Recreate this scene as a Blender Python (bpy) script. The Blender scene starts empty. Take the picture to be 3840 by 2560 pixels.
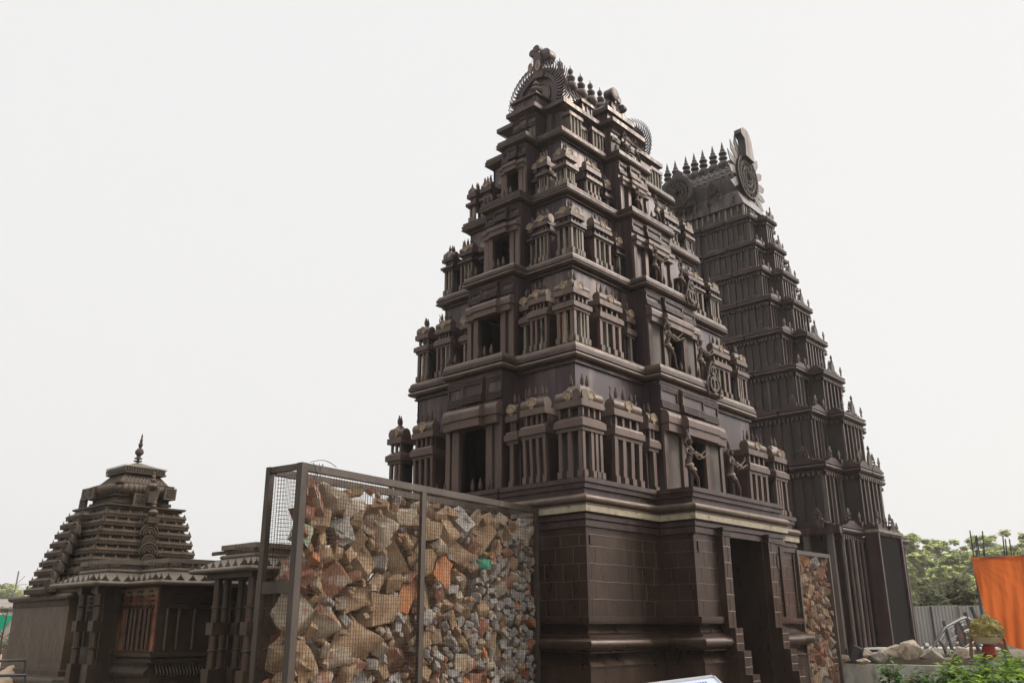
import bpy, bmesh, math, random
from math import pi, sin, cos, radians as R
from mathutils import Vector, Matrix, noise
from mathutils.geometry import tessellate_polygon
random.seed(7)
scene = bpy.context.scene
COL = scene.collection

# ------------------------------------------------------------------ camera
cam_d = bpy.data.cameras.new("camera"); cam = bpy.data.objects.new("camera", cam_d); COL.objects.link(cam)
cam_d.sensor_width = 36.0; cam_d.lens = 3284.2 / 3840 * 36; cam_d.clip_start = .1; cam_d.clip_end = 2000
r_ = Vector((0.6649938, -0.7468264, -0.0057964)); u_ = Vector((-0.2287709, -0.2110794, 0.9503207)); f_ = Vector((0.710948, 0.6306313, 0.3112187))
mw = Matrix.Identity(4)
for i in range(3):
    mw[i][0] = r_[i]; mw[i][1] = u_[i]; mw[i][2] = -f_[i]
mw[0][3], mw[1][3], mw[2][3] = -12.0008, -8.9989, 1.6
cam.matrix_world = mw
scene.camera = cam
scene.render.resolution_x = 1024; scene.render.resolution_y = 682

# ------------------------------------------------------------------ sky, sun, exposure
SUN_EL, SUN_AZ = 36.0, -36.0          # azimuth counted from +x towards +y
W = bpy.data.worlds.new("World"); scene.world = W; W.use_nodes = True
nt = W.node_tree; nt.nodes.clear()
out = nt.nodes.new('ShaderNodeOutputWorld')
sky = nt.nodes.new('ShaderNodeTexSky'); sky.sky_type = 'NISHITA'; sky.sun_disc = False
sky.sun_elevation = R(SUN_EL); sky.sun_rotation = R(90 - SUN_AZ); sky.dust_density = 6; sky.air_density = 1.5; sky.ozone_density = .6
bgs = nt.nodes.new('ShaderNodeBackground'); bgs.inputs[1].default_value = 0.05
nt.links.new(sky.outputs[0], bgs.inputs[0])
# thin overcast in front of the clear sky, brighter towards the zenith
tc = nt.nodes.new('ShaderNodeTexCoord'); sx = nt.nodes.new('ShaderNodeSeparateXYZ'); nt.links.new(tc.outputs['Generated'], sx.inputs[0])
rmp = nt.nodes.new('ShaderNodeMapRange'); rmp.inputs['From Min'].default_value = .68; rmp.inputs['From Max'].default_value = 1.0
rmp.inputs['To Min'].default_value = .97; rmp.inputs['To Max'].default_value = 3.3; nt.links.new(sx.outputs[2], rmp.inputs['Value'])
bgc = nt.nodes.new('ShaderNodeBackground'); bgc.inputs[0].default_value = (1, .99, .985, 1); # the veil is brighter round the sun and dimmer on the side away from it
sdir = (cos(R(SUN_EL)) * cos(R(SUN_AZ)), cos(R(SUN_EL)) * sin(R(SUN_AZ)), sin(R(SUN_EL)))
dp = nt.nodes.new('ShaderNodeVectorMath'); dp.operation = 'DOT_PRODUCT'; dp.inputs[1].default_value = sdir; nt.links.new(tc.outputs['Generated'], dp.inputs[0])
m1 = nt.nodes.new('ShaderNodeMapRange'); m1.inputs['From Min'].default_value = -.75; m1.inputs['From Max'].default_value = -.30; m1.inputs['To Min'].default_value = .30; m1.inputs['To Max'].default_value = 1; nt.links.new(dp.outputs['Value'], m1.inputs['Value'])
m2 = nt.nodes.new('ShaderNodeMapRange'); m2.inputs['From Min'].default_value = .90; m2.inputs['From Max'].default_value = 1.0; m2.inputs['To Min'].default_value = 1; m2.inputs['To Max'].default_value = 8; nt.links.new(dp.outputs['Value'], m2.inputs['Value'])
mu = nt.nodes.new('ShaderNodeMath'); mu.operation = 'MULTIPLY'; nt.links.new(m1.outputs[0], mu.inputs[0]); nt.links.new(m2.outputs[0], mu.inputs[1])
mu2 = nt.nodes.new('ShaderNodeMath'); mu2.operation = 'MULTIPLY'; nt.links.new(mu.outputs[0], mu2.inputs[0]); nt.links.new(rmp.outputs[0], mu2.inputs[1])
nt.links.new(mu2.outputs[0], bgc.inputs[1])
add = nt.nodes.new('ShaderNodeMixShader'); add.inputs[0].default_value = .9; nt.links.new(bgs.outputs[0], add.inputs[1]); nt.links.new(bgc.outputs[0], add.inputs[2])
nt.links.new(add.outputs[0], out.inputs[0])
sd = bpy.data.lights.new("sun", 'SUN'); sd.energy = 1.3; sd.angle = R(10); sd.color = (1, .80, .58)
so = bpy.data.objects.new("sun", sd); COL.objects.link(so)
dv = Vector((cos(R(SUN_EL)) * cos(R(SUN_AZ)), cos(R(SUN_EL)) * sin(R(SUN_AZ)), sin(R(SUN_EL))))
so.rotation_euler = dv.to_track_quat('Z', 'Y').to_euler(); so.location = dv * 60
scene.view_settings.view_transform = 'Standard'; scene.view_settings.look = 'None'
scene.view_settings.exposure = 0.0; scene.view_settings.gamma = 1
scene.cycles.use_denoising = True
scene.cycles.max_bounces = 6; scene.cycles.diffuse_bounces = 2; scene.cycles.volume_bounces = 0; scene.cycles.transparent_max_bounces = 8
scene.cycles.volume_step_rate = 4

# ------------------------------------------------------------------ materials
def mat(name, c1, c2, scale=3.0, rough=.6, metal=0.0, bump=.1, stretch=1.0, c3=None, t3=.62, s3=1.2, detail=6, spec=.5, bscale=None):
    m = bpy.data.materials.new(name); m.use_nodes = True; t = m.node_tree; n = t.nodes; l = t.links
    b = n['Principled BSDF']; b.inputs['Roughness'].default_value = rough; b.inputs['Metallic'].default_value = metal
    b.inputs['Specular IOR Level'].default_value = spec
    g = n.new('ShaderNodeNewGeometry'); mp = n.new('ShaderNodeMapping'); l.new(g.outputs['Position'], mp.inputs[0])
    mp.inputs['Scale'].default_value = (1, 1, stretch)
    a = n.new('ShaderNodeTexNoise'); a.inputs['Scale'].default_value = scale; a.inputs['Detail'].default_value = detail; a.inputs['Roughness'].default_value = .65
    l.new(mp.outputs[0], a.inputs[0])
    cr = n.new('ShaderNodeValToRGB'); cr.color_ramp.elements[0].position = .32; cr.color_ramp.elements[1].position = .68
    cr.color_ramp.elements[0].color = (*c1, 1); cr.color_ramp.elements[1].color = (*c2, 1); l.new(a.outputs[0], cr.inputs[0])
    col = cr.outputs[0]
    if c3:
        a3 = n.new('ShaderNodeTexNoise'); a3.inputs['Scale'].default_value = s3; a3.inputs['Detail'].default_value = 8; l.new(mp.outputs[0], a3.inputs[0])
        r3 = n.new('ShaderNodeValToRGB'); r3.color_ramp.elements[0].position = t3; r3.color_ramp.elements[1].position = t3 + .1; l.new(a3.outputs[0], r3.inputs[0])
        mx = n.new('ShaderNodeMix'); mx.data_type = 'RGBA'; l.new(r3.outputs[0], mx.inputs[0]); l.new(col, mx.inputs[6]); mx.inputs[7].default_value = (*c3, 1)
        col = mx.outputs[2]
    l.new(col, b.inputs['Base Color'])
    if bump:
        bt = n.new('ShaderNodeTexNoise'); bt.inputs['Scale'].default_value = bscale or scale * 5; bt.inputs['Detail'].default_value = 4; l.new(g.outputs['Position'], bt.inputs[0])
        bp = n.new('ShaderNodeBump'); bp.inputs['Strength'].default_value = bump; bp.inputs['Distance'].default_value = .02
        l.new(bt.outputs[0], bp.inputs['Height']); l.new(bp.outputs[0], b.inputs['Normal'])
    return m

M = {}
M['iron'] = mat('brown_iron', (0.0328, 0.0170, 0.0160), (0.0672, 0.0385, 0.0357), 1.3, .36, .3, .12, .35, (0.1024, 0.0607, 0.0456), .58, 2.6)
M['iron_wall'] = mat('brown_iron_sheet', (0.0312, 0.0178, 0.0211), (0.0672, 0.0414, 0.0452), .9, .28, .3, .10, .22, (0.1160, 0.0770, 0.0686), .56, 1.8)
M['inner'] = mat('painted_shade_sheet', (.014, .009, .009), (.026, .018, .017), 2, .6, 0, 0)  # shade between the pavilion posts, painted as a darker colour
M['plate'] = mat('base_plate_iron', (0.0336, 0.0178, 0.0122), (0.0624, 0.0370, 0.0252), 1.4, .27, .4, .10, .6, (0.0800, 0.0488, 0.0338), .6, 1.0)
M['band'] = mat('beige_worn_strip', (.25, .21, .145), (.38, .33, .235), 5, .6, .1, .1, 1, (.12, .09, .065), .58, 7)
M['pipe'] = mat('dusty_pipe', (0.0651, 0.0437, 0.0319), (0.1320, 0.0907, 0.0655), 2.2, .40, .25, .10, 1, (0.0493, 0.0319, 0.0244), .6, 3)
M['post'] = mat('iron_box_section', (0.0689, 0.0429, 0.0359), (0.1302, 0.0842, 0.0671), 1.6, .42, .25, .10, .3, (0.0672, 0.0374, 0.0296), .6, 2)
M['pale'] = mat('pale_old_strip', (.13, .115, .09), (.24, .215, .17), 6, .7, 0, .1, .4, (.06, .045, .036), .55, 5)
M['gear'] = mat('dusty_gear', (.20, .145, .095), (.36, .28, .19), 9, .7, .1, .15, 1, (.12, .075, .05), .58, 12)
M['rust'] = mat('rusty_fitting', (.048, .028, .021), (.088, .055, .041), 8, .65, .2, .15)
M['orange_rust'] = mat('orange_rust_sheet', (.26, .10, .055), (.34, .15, .09), 4, .75, 0, .1, .5, (.08, .06, .05), .57, 6)
M['shade_black'] = mat('painted_interior_shade', (.006, .005, .005), (.010, .008, .008), 2, .95, 0, 0, spec=.1)  # near-black colour that paints in the shade of openings and recesses
M['weld'] = mat('weld_bead', (.11, .088, .074), (.19, .158, .13), 20, .45, .6, .1)
M['grey_iron'] = mat('grey_iron', (0.0310, 0.0232, 0.0235), (0.0602, 0.0448, 0.0428), 1.5, .45, .25, .08, .3, (0.0731, 0.0544, 0.0487), .6, 2.2)
M['grey_pale'] = mat('weathered_strip', (0.0675, 0.0516, 0.0440), (0.1350, 0.1075, 0.0880), 4, .6, .1, .1, .3)
M['crest'] = mat('cast_crest', (.055, .040, .032), (.105, .079, .060), 10, .65, .2, .2)
M['shrine'] = mat('grey_brown_iron', (0.0506, 0.0343, 0.0218), (0.0966, 0.0669, 0.0437), 1.8, .5, .2, .12, .5, (0.1150, 0.0792, 0.0521), .62, 2.5)
M['shrine_wall'] = mat('shrine_plate', (.082, .058, .038), (.128, .094, .064), 1.2, .36, .2, .06, .6)
M['shrine_roof'] = mat('shrine_canopy_sheet', (0.115, 0.090, 0.065), (0.173, 0.140, 0.104), 2.5, .6, .1, .1)
M['column'] = mat('shrine_column_pipe', (0.0475, 0.0306, 0.0198), (0.0874, 0.0594, 0.0378), 3, .38, .25, .06)
M['red_panel'] = mat('peeling_red_panel', (.09, .045, .03), (.36, .12, .065), 5, .7, 0, .15, .7, (.30, .19, .09), .60, 6)
M['crimson'] = mat('crimson_cloth_panel', (.11, .012, .012), (.16, .02, .018), 2, .8, 0, .02)
M['cage'] = mat('cage_frame_steel', (0.052, 0.041, 0.034), (0.105, 0.083, 0.069), 2, .45, .3, .08, .5, (0.140, 0.115, 0.091), .63, 4)
M['wire'] = mat('rusted_wire', (.05, .032, .02), (.10, .06, .035), 12, .7, .3, 0)
M['white_wall'] = mat('dirty_white_plaster', (.36, .34, .29), (.55, .53, .47), 1.6, .85, 0, .1, .5, (.22, .19, .13), .58, 2.4)
M['rock'] = mat('sand_boulder', (.20, .16, .12), (.46, .37, .275), 5, .9, 0, .9, 1, (.36, .21, .10), .62, 2.0, bscale=16)
M['rock_grey'] = mat('grey_boulder', (.15, .13, .11), (.38, .34, .285), 5, .9, 0, .9, 1, (.26, .17, .10), .64, 2.0, bscale=16)
M['fence'] = mat('grey_corrugated_sheet', (.33, .325, .31), (.46, .45, .43), 1.3, .5, .2, .02, .3)
M['steel'] = mat('stainless_tube', (.55, .54, .52), (.66, .65, .63), 5, .25, .9, 0)
M['dark_steel'] = mat('dark_post', (.06, .06, .065), (.1, .1, .105), 5, .5, .3, 0)
M['black_plastic'] = mat('black_lamp_body', (.012, .014, .015), (.02, .023, .024), 5, .4, 0, 0)
M['ground'] = mat('dusty_ground', (.085, .068, .046), (.15, .118, .08), .8, .95, 0, .4, 1, (.07, .075, .035), .55, .35)
M['earth'] = mat('loose_earth', (.36, .27, .18), (.55, .43, .30), 2.5, .95, 0, .6, 1, (.2, .16, .1), .55, 1.3)
M['skin'] = mat('brown_skin', (.17, .085, .05), (.21, .11, .065), 6, .5, 0, .02)
M['red_cloth'] = mat('red_cloth', (.22, .02, .02), (.30, .03, .026), 6, .8, 0, .1)
M['blue_cloth'] = mat('blue_grey_cloth', (.15, .17, .2), (.2, .22, .26), 6, .85, 0, .1)
M['pan'] = mat('cream_pan', (.5, .44, .3), (.6, .53, .38), 6, .5, 0, .02)
M['straw'] = mat('moss_and_straw', (.12, .10, .03), (.30, .24, .07), 18, .95, 0, .8)
M['hill'] = mat('hazy_green_hill', (.05, .07, .03), (.09, .11, .05), .6, .95, 0, .5)
M['bark'] = mat('bark', (.10, .075, .05), (.17, .13, .09), 6, .9, 0, .3, .3)
M['sign'] = mat('sign_face', (.42, .47, .62), (.5, .55, .68), 1, .35, 0, 0)
M['ink'] = mat('sign_ink', (.08, .1, .16), (.1, .12, .2), 1, .5, 0, 0)
M['green_cloth'] = mat('green_net', (.0, .30, .17), (.01, .42, .25), 3, .8, 0, .1)
M['yellow'] = mat('yellow_cloth', (.6, .32, .02), (.7, .4, .04), 3, .8, 0, .1)
M['brickpost'] = mat('patchy_brick', (.13, .10, .085), (.22, .13, .09), 3, .9, 0, .3, 1, (.32, .17, .1), .56, 3)
M['paint_white'] = mat('white_paint', (.6, .6, .57), (.75, .74, .7), 3, .5, 0, .02)
M['cord'] = mat('black_cable', (.01, .01, .01), (.02, .02, .02), 3, .5, 0, 0)
M['shed'] = mat('old_roof_sheet', (.16, .14, .12), (.26, .23, .19), 2, .8, 0, .2)

def streaks(key, col, amount, s1=(9, 9, .55)):
    m = M[key]; t = m.node_tree; n = t.nodes; l = t.links; b = n['Principled BSDF']; src = b.inputs['Base Color'].links[0].from_socket
    g = n.new('ShaderNodeNewGeometry'); mp = n.new('ShaderNodeMapping'); mp.inputs['Scale'].default_value = s1; l.new(g.outputs['Position'], mp.inputs[0])
    a = n.new('ShaderNodeTexNoise'); a.inputs['Scale'].default_value = 1; a.inputs['Detail'].default_value = 7; a.inputs['Roughness'].default_value = .7; l.new(mp.outputs[0], a.inputs[0])
    r = n.new('ShaderNodeValToRGB'); r.color_ramp.elements[0].position = .50; r.color_ramp.elements[1].position = .72; r.color_ramp.elements[1].color = (amount,) * 3 + (1,); l.new(a.outputs[0], r.inputs[0])
    mx = n.new('ShaderNodeMix'); mx.data_type = 'RGBA'; l.new(r.outputs[0], mx.inputs[0]); l.new(src, mx.inputs[6]); mx.inputs[7].default_value = (*col, 1); l.new(mx.outputs[2], b.inputs['Base Color'])
    rr = n.new('ShaderNodeMapRange'); rr.inputs['To Min'].default_value = b.inputs['Roughness'].default_value - .04; rr.inputs['To Max'].default_value = b.inputs['Roughness'].default_value + .28; l.new(a.outputs[0], rr.inputs['Value']); rr.inputs['From Min'].default_value = .35; rr.inputs['From Max'].default_value = .7
    l.new(rr.outputs[0], b.inputs['Roughness'])
streaks('iron_wall', (.150, .118, .105), .62); streaks('iron', (.120, .085, .066), .5, (6, 6, 1.2)); streaks('post', (.165, .12, .094), .5, (12, 12, .8)); streaks('plate', (.095, .066, .049), .4, (3, 3, 1.2))
streaks('pipe', (.16, .122, .09), .5, (4, 4, 4)); streaks('grey_iron', (.10, .084, .076), .6); streaks('shrine', (.13, .10, .074), .5, (5, 5, 1)); streaks('shrine_wall', (.16, .125, .09), .5, (4, 4, .8))
streaks('low' if False else 'white_wall', (.10, .09, .06), .9, (2.5, 2.5, 1.2))
def leafmat(name, ca, cb, tr=.45):
    m = bpy.data.materials.new(name); m.use_nodes = True; t = m.node_tree; n = t.nodes; l = t.links; n.clear()
    o = n.new('ShaderNodeOutputMaterial'); g = n.new('ShaderNodeNewGeometry')
    cr = n.new('ShaderNodeValToRGB'); cr.color_ramp.elements[0].color = (*ca, 1); cr.color_ramp.elements[1].color = (*cb, 1)
    l.new(g.outputs['Random Per Island'], cr.inputs[0])
    d = n.new('ShaderNodeBsdfPrincipled'); d.inputs['Roughness'].default_value = .42; l.new(cr.outputs[0], d.inputs['Base Color'])
    ts = n.new('ShaderNodeBsdfTranslucent'); hs = n.new('ShaderNodeHueSaturation'); hs.inputs['Value'].default_value = 1.9; hs.inputs['Hue'].default_value = .485
    l.new(cr.outputs[0], hs.inputs['Color']); l.new(hs.outputs[0], ts.inputs[0])
    mx = n.new('ShaderNodeMixShader'); mx.inputs[0].default_value = tr
    l.new(d.outputs[0], mx.inputs[1]); l.new(ts.outputs[0], mx.inputs[2]); l.new(mx.outputs[0], o.inputs[0])
    return m
M['leaf'] = leafmat('hedge_leaf', (.035, .085, .012), (.17, .27, .03), .5)
M['leaf_dark'] = leafmat('dark_hedge_leaf', (.02, .05, .012), (.06, .12, .025))
M['leaf_tree'] = leafmat('tree_leaf', (.085, .125, .04), (.34, .37, .13), .6)
M['leaf_bush'] = leafmat('dusty_bush_leaf', (.06, .075, .035), (.15, .15, .08), .4)

def clothmat(name, c):
    m = bpy.data.materials.new(name); m.use_nodes = True; t = m.node_tree; n = t.nodes; l = t.links; n.clear()
    o = n.new('ShaderNodeOutputMaterial'); g = n.new('ShaderNodeNewGeometry')
    a = n.new('ShaderNodeTexNoise'); a.inputs['Scale'].default_value = 1.4; l.new(g.outputs['Position'], a.inputs[0])
    cr = n.new('ShaderNodeValToRGB'); cr.color_ramp.elements[0].color = (c[0] * .8, c[1] * .8, c[2] * .8, 1); cr.color_ramp.elements[1].color = (*c, 1); l.new(a.outputs[0], cr.inputs[0])
    d = n.new('ShaderNodeBsdfDiffuse'); l.new(cr.outputs[0], d.inputs[0]); ts = n.new('ShaderNodeBsdfTranslucent'); l.new(cr.outputs[0], ts.inputs[0])
    mx = n.new('ShaderNodeMixShader'); mx.inputs[0].default_value = .7
    l.new(d.outputs[0], mx.inputs[1]); l.new(ts.outputs[0], mx.inputs[2]); l.new(mx.outputs[0], o.inputs[0]); return m
M['orange_cloth'] = clothmat('orange_fabric', (.60, .145, .036))

def rubble(name, c1, c2, c3, t3):
    return mat(name, c1, c2, 4.5, .9, 0, .7, 1, c3, t3, 5, bscale=22)
M['st_tan'] = rubble('tan_rubble', (.20, .125, .07), (.40, .28, .175), (.46, .37, .28), .61)
M['st_pale'] = rubble('pale_mortar_rubble', (.29, .23, .165), (.50, .42, .325), (.30, .14, .08), .56)
M['st_red'] = rubble('brick_rubble', (.20, .08, .05), (.32, .16, .105), (.44, .36, .28), .53)
M['st_orange'] = rubble('orange_rubble', (.36, .13, .05), (.47, .22, .10), (.36, .27, .19), .55)
M['st_grey'] = rubble('grey_rubble', (.21, .19, .175), (.44, .41, .375), (.10, .085, .075), .58)
M['st_green'] = rubble('green_painted_rubble', (.08, .40, .27), (.12, .48, .33), (.3, .4, .3), .66)
M['st_mint'] = rubble('pale_green_rubble', (.33, .38, .27), (.42, .47, .34), (.45, .38, .28), .62)

# ------------------------------------------------------------------ mesh helpers
def ident(p): return p
class MB:
    def __init__(s, T=None): s.v = []; s.f = []; s.T = T or ident
    def add(s, vs, fs, T=None):
        T = T or s.T; k = len(s.v); s.v += [tuple(T(tuple(p))) for p in vs]; s.f += [tuple(i + k for i in f) for f in fs]; return s
    def box(s, a0, a1, b0, b1, c0, c1):
        vs = [(a0, b0, c0), (a1, b0, c0), (a1, b1, c0), (a0, b1, c0), (a0, b0, c1), (a1, b0, c1), (a1, b1, c1), (a0, b1, c1)]
        return s.add(vs, [(0, 3, 2, 1), (4, 5, 6, 7), (0, 1, 5, 4), (1, 2, 6, 5), (2, 3, 7, 6), (3, 0, 4, 7)])
    def hexa(s, vs):
        return s.add(vs, [(0, 3, 2, 1), (4, 5, 6, 7), (0, 1, 5, 4), (1, 2, 6, 5), (2, 3, 7, 6), (3, 0, 4, 7)])
    def prof(s, poly, u0, u1, sh0=0, sh1=0):      # polygon of (b, c) run along a
        n = len(poly); vs = [(u0, p[0], p[1]) for p in poly] + [(u1, p[0], p[1]) for p in poly]
        fs = [tuple(range(n)), tuple(range(2 * n - 1, n - 1, -1))] + [(i, (i + 1) % n, n + (i + 1) % n, n + i) for i in range(n)]
        return s.add(vs, fs)
    def slabpoly(s, poly, b0, b1, holes=()):       # polygon of (a, c) with thickness in b
        loops = [poly] + list(holes); tri = tessellate_polygon([[Vector((p[0], p[1], 0)) for p in L] for L in loops])
        flat = [p for L in loops for p in L]; n = len(flat)
        vs = [(p[0], b0, p[1]) for p in flat] + [(p[0], b1, p[1]) for p in flat]
        fs = [tuple(t) for t in tri] + [tuple(i + n for i in reversed(t)) for t in tri]; k = 0
        for L in loops:
            m = len(L); fs += [(k + i, k + (i + 1) % m, n + k + (i + 1) % m, n + k + i) for i in range(m)]; k += m
        return s.add(vs, fs)
    def tube(s, pts, r, n=6, caps=True, r2=None):
        pts = [Vector(p) for p in pts]; m = len(pts); rings = []; vs = []
        prev = None
        for i, p in enumerate(pts):
            d = (pts[min(i + 1, m - 1)] - pts[max(i - 1, 0)])
            d = d.normalized() if d.length > 1e-9 else Vector((0, 0, 1))
            x = d.orthogonal().normalized() if prev is None else (prev - d * prev.dot(d)).normalized()
            prev = x; y = d.cross(x)
            rr = r if r2 is None else r + (r2 - r) * i / max(1, m - 1)
            if isinstance(r, (list, tuple)): rr = r[i]
            vs += [tuple(p + x * rr * cos(2 * pi * k / n) + y * rr * sin(2 * pi * k / n)) for k in range(n)]
        fs = [(i * n + k, i * n + (k + 1) % n, (i + 1) * n + (k + 1) % n, (i + 1) * n + k) for i in range(m - 1) for k in range(n)]
        if caps: fs += [tuple(range(n - 1, -1, -1)), tuple((m - 1) * n + k for k in range(n))]
        return s.add(vs, fs)
    def lathe(s, c, pr, n=12, ax=2):
        vs = []
        for (r, z) in pr:
            for k in range(n):
                a = 2 * pi * k / n
                p = [r * cos(a), r * sin(a), z]
                if ax == 0: p = [z, r * cos(a), r * sin(a)]
                if ax == 1: p = [r * cos(a), z, r * sin(a)]
                vs.append((c[0] + p[0], c[1] + p[1], c[2] + p[2]))
        m = len(pr); fs = [(i * n + k, i * n + (k + 1) % n, (i + 1) * n + (k + 1) % n, (i + 1) * n + k) for i in range(m - 1) for k in range(n)]
        fs += [tuple(range(n - 1, -1, -1)), tuple((m - 1) * n + k for k in range(n))]
        return s.add(vs, fs)
    def sweep(s, path, prof, closed=True, cap_top=False, cap_bot=False):
        """path: axis-aligned plan outline (counter-clockwise seen from above); prof: (outward offset, z)"""
        n = len(path); vs = []
        def nrm(a, b):
            d = Vector((b[0] - a[0], b[1] - a[1])).normalized(); return (d.y, -d.x)
        for (o, z) in prof:
            for i, p in enumerate(path):
                ns = []
                if closed or i > 0: ns.append(nrm(path[i - 1], p))
                if closed or i < n - 1: ns.append(nrm(p, path[(i + 1) % n]))
                if len(ns) == 2 and abs(ns[0][0] * ns[1][1] - ns[0][1] * ns[1][0]) < 1e-6: ns = ns[:1]
                vs.append((p[0] + o * sum(q[0] for q in ns), p[1] + o * sum(q[1] for q in ns), z))
        m = len(prof); k = n if closed else n - 1
        fs = [(j * n + i, j * n + (i + 1) % n, (j + 1) * n + (i + 1) % n, (j + 1) * n + i) for j in range(m - 1) for i in range(k)]
        if cap_bot: fs.append(tuple(range(n - 1, -1, -1)))
        if cap_top: fs.append(tuple((m - 1) * n + i for i in range(n)))
        return s.add(vs, fs)
    def build(s, name, m, parent=None, smooth=True, recalc=True, loc=None):
        me = bpy.data.meshes.new(name); me.from_pydata(s.v, [], s.f); me.update()
        if recalc:
            b = bmesh.new(); b.from_mesh(me); bmesh.ops.recalc_face_normals(b, faces=b.faces); b.to_mesh(me); b.free()
        if smooth:
            me.polygons.foreach_set('use_smooth', [True] * len(me.polygons)); me.set_sharp_from_angle(angle=R(38))
        me.materials.append(M[m] if isinstance(m, str) else m)
        o = bpy.data.objects.new(name, me); COL.objects.link(o)
        if loc: o.location = loc
        if parent: o.parent = parent
        return o
def islands(b):
    par = list(range(len(b.v)))
    def fd(i):
        while par[i] != i: par[i] = par[par[i]]; i = par[i]
        return i
    for f in b.f:
        r0 = fd(f[0])
        for k in f[1:]: par[fd(k)] = r0
    g = {}
    for f in b.f: g.setdefault(fd(f[0]), []).append(f)
    out = []
    for fs in g.values():
        idx = {}; c = MB()
        for f in fs:
            for k in f:
                if k not in idx: idx[k] = len(c.v); c.v.append(b.v[k])
        c.f = [tuple(idx[k] for k in f) for f in fs]; out.append(c)
    return out
COUNT = {}; REST = {}
def each(b, name, m, parent, root, cap=92, smooth=False):
    """every loose piece as a part of its own; past the cap the remainder is kept for one shared part"""
    for c in islands(b):
        k = (root.name, name); COUNT[k] = COUNT.get(k, 0) + 1
        if COUNT[k] <= cap: c.build(name, m, parent, smooth=smooth)
        else:
            r = REST.setdefault(k, (root, [])); r[1].append((c, m))
def build_rest():
    for (rn, name), (root, lst) in REST.items():
        mats = []; a = MB(); mi = []
        for c, m in lst:
            if m not in mats: mats.append(m)
            k = len(a.v); a.v += c.v; a.f += [tuple(i + k for i in f) for f in c.f]; mi += [mats.index(m)] * len(c.f)
        o = a.build(name + '_row', mats[0], root, smooth=False)
        for m in mats[1:]: o.data.materials.append(M[m])
        o.data.polygons.foreach_set('material_index', mi); tag(o, kind='stuff')
def empty(name, loc=(0, 0, 0)):
    o = bpy.data.objects.new(name, None); o.location = loc; COL.objects.link(o); o.empty_display_size = .3; return o
def tag(o, label=None, cat=None, group=None, kind=None):
    if label: o['label'] = label
    if cat: o['category'] = cat
    if group: o['group'] = group
    if kind: o['kind'] = kind
    return o
def local(root, T=None):
    """coordinates given in world space -> the root's own space"""
    o = root.location
    base = T or ident
    return lambda p: tuple(Vector(base(p)) - o)
def arc(cx, cz, r, a0, a1, n, rz=None):
    return [(cx + r * cos(R(a0 + (a1 - a0) * i / n)), cz + (rz or r) * sin(R(a0 + (a1 - a0) * i / n))) for i in range(n + 1)]
def circ(cx, cz, r, n=10):
    return [(cx + r * cos(2 * pi * i / n), cz + r * sin(2 * pi * i / n)) for i in range(n)]
def copy_obj(o, parent=None, loc=None):
    c = o.copy(); COL.objects.link(c)
    if parent: c.parent = parent
    if loc is not None: c.location = loc
    return c

# ------------------------------------------------------------------ ground
def disc(name, cx, cy, rad, z, m, n=64):
    b = MB(); vs = [(cx + rad * cos(2 * pi * k / n), cy + rad * sin(2 * pi * k / n), z) for k in range(n)]
    b.add(vs, [tuple(range(n))]); o = b.build(name, m, smooth=False); tag(o, kind='structure'); return o
disc('ground', 10, 10, 900, 0, 'ground')

# ------------------------------------------------------------------ great brown tower
CX, CY = 4.161, 2.853
LV = [dict(Y1=5.36, x=0, y=0, z=4.07, bx=1.89, by=.85, p=.77, q=.02),
      dict(x=.55, y=.53, z=6.78, bx=1.26, by=.83, p=.37, q=.42),
      dict(x=1.0, y=.88, z=8.87, bx=1.10, by=.73, p=.40, q=.39),
      dict(x=1.40, y=1.28, z=10.74, bx=.88, by=.59, p=.40, q=.42),
      dict(x=1.78, y=1.67, z=12.46, bx=.67, by=.44, p=.37, q=.40),
      dict(x=2.06, y=1.82, z=13.38, bx=.67, by=.42, p=.38, q=.33)]
def plan(l, q=True):
    x0, y0, x1, y1 = l['x'], l['y'], 2 * CX - l['x'], l.get('Y1', 2 * CY - l['y'])
    bx, by, p, qq = l['bx'], l['by'], l['p'], l['q']
    P = [(x0, y0), (CX - bx, y0), (CX - bx, y0 - p), (CX + bx, y0 - p), (CX + bx, y0), (x1, y0)]
    P += [(x1, CY - by), (x1 + qq, CY - by), (x1 + qq, CY + by), (x1, CY + by), (x1, y1)]
    P += [(CX + bx, y1), (CX + bx, y1 + p), (CX - bx, y1 + p), (CX - bx, y1), (x0, y1)]
    P += [(x0, CY + by), (x0 - qq, CY + by), (x0 - qq, CY - by), (x0, CY - by)]
    return P
def roll(o0, z0, z1, bulge, n=6):
    """bulging half-round between two heights; o0 is the offset of its back"""
    return [(o0 + bulge * sin(pi * i / n), z0 + (z1 - z0) * (.5 - .5 * cos(pi * i / n))) for i in range(n + 1)]
def cove(oa, za, ob, zb, n=5):
    return [(oa + (ob - oa) * (1 - cos(pi / 2 * i / n)), za + (zb - za) * sin(pi / 2 * i / n)) for i in range(n + 1)]

TW = empty('temple_tower', (CX, CY, 0))
tag(TW, 'dark brown temple tower with doorway and open windows rising beside the long rubble cage', 'temple tower')
L = local(TW)
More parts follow.
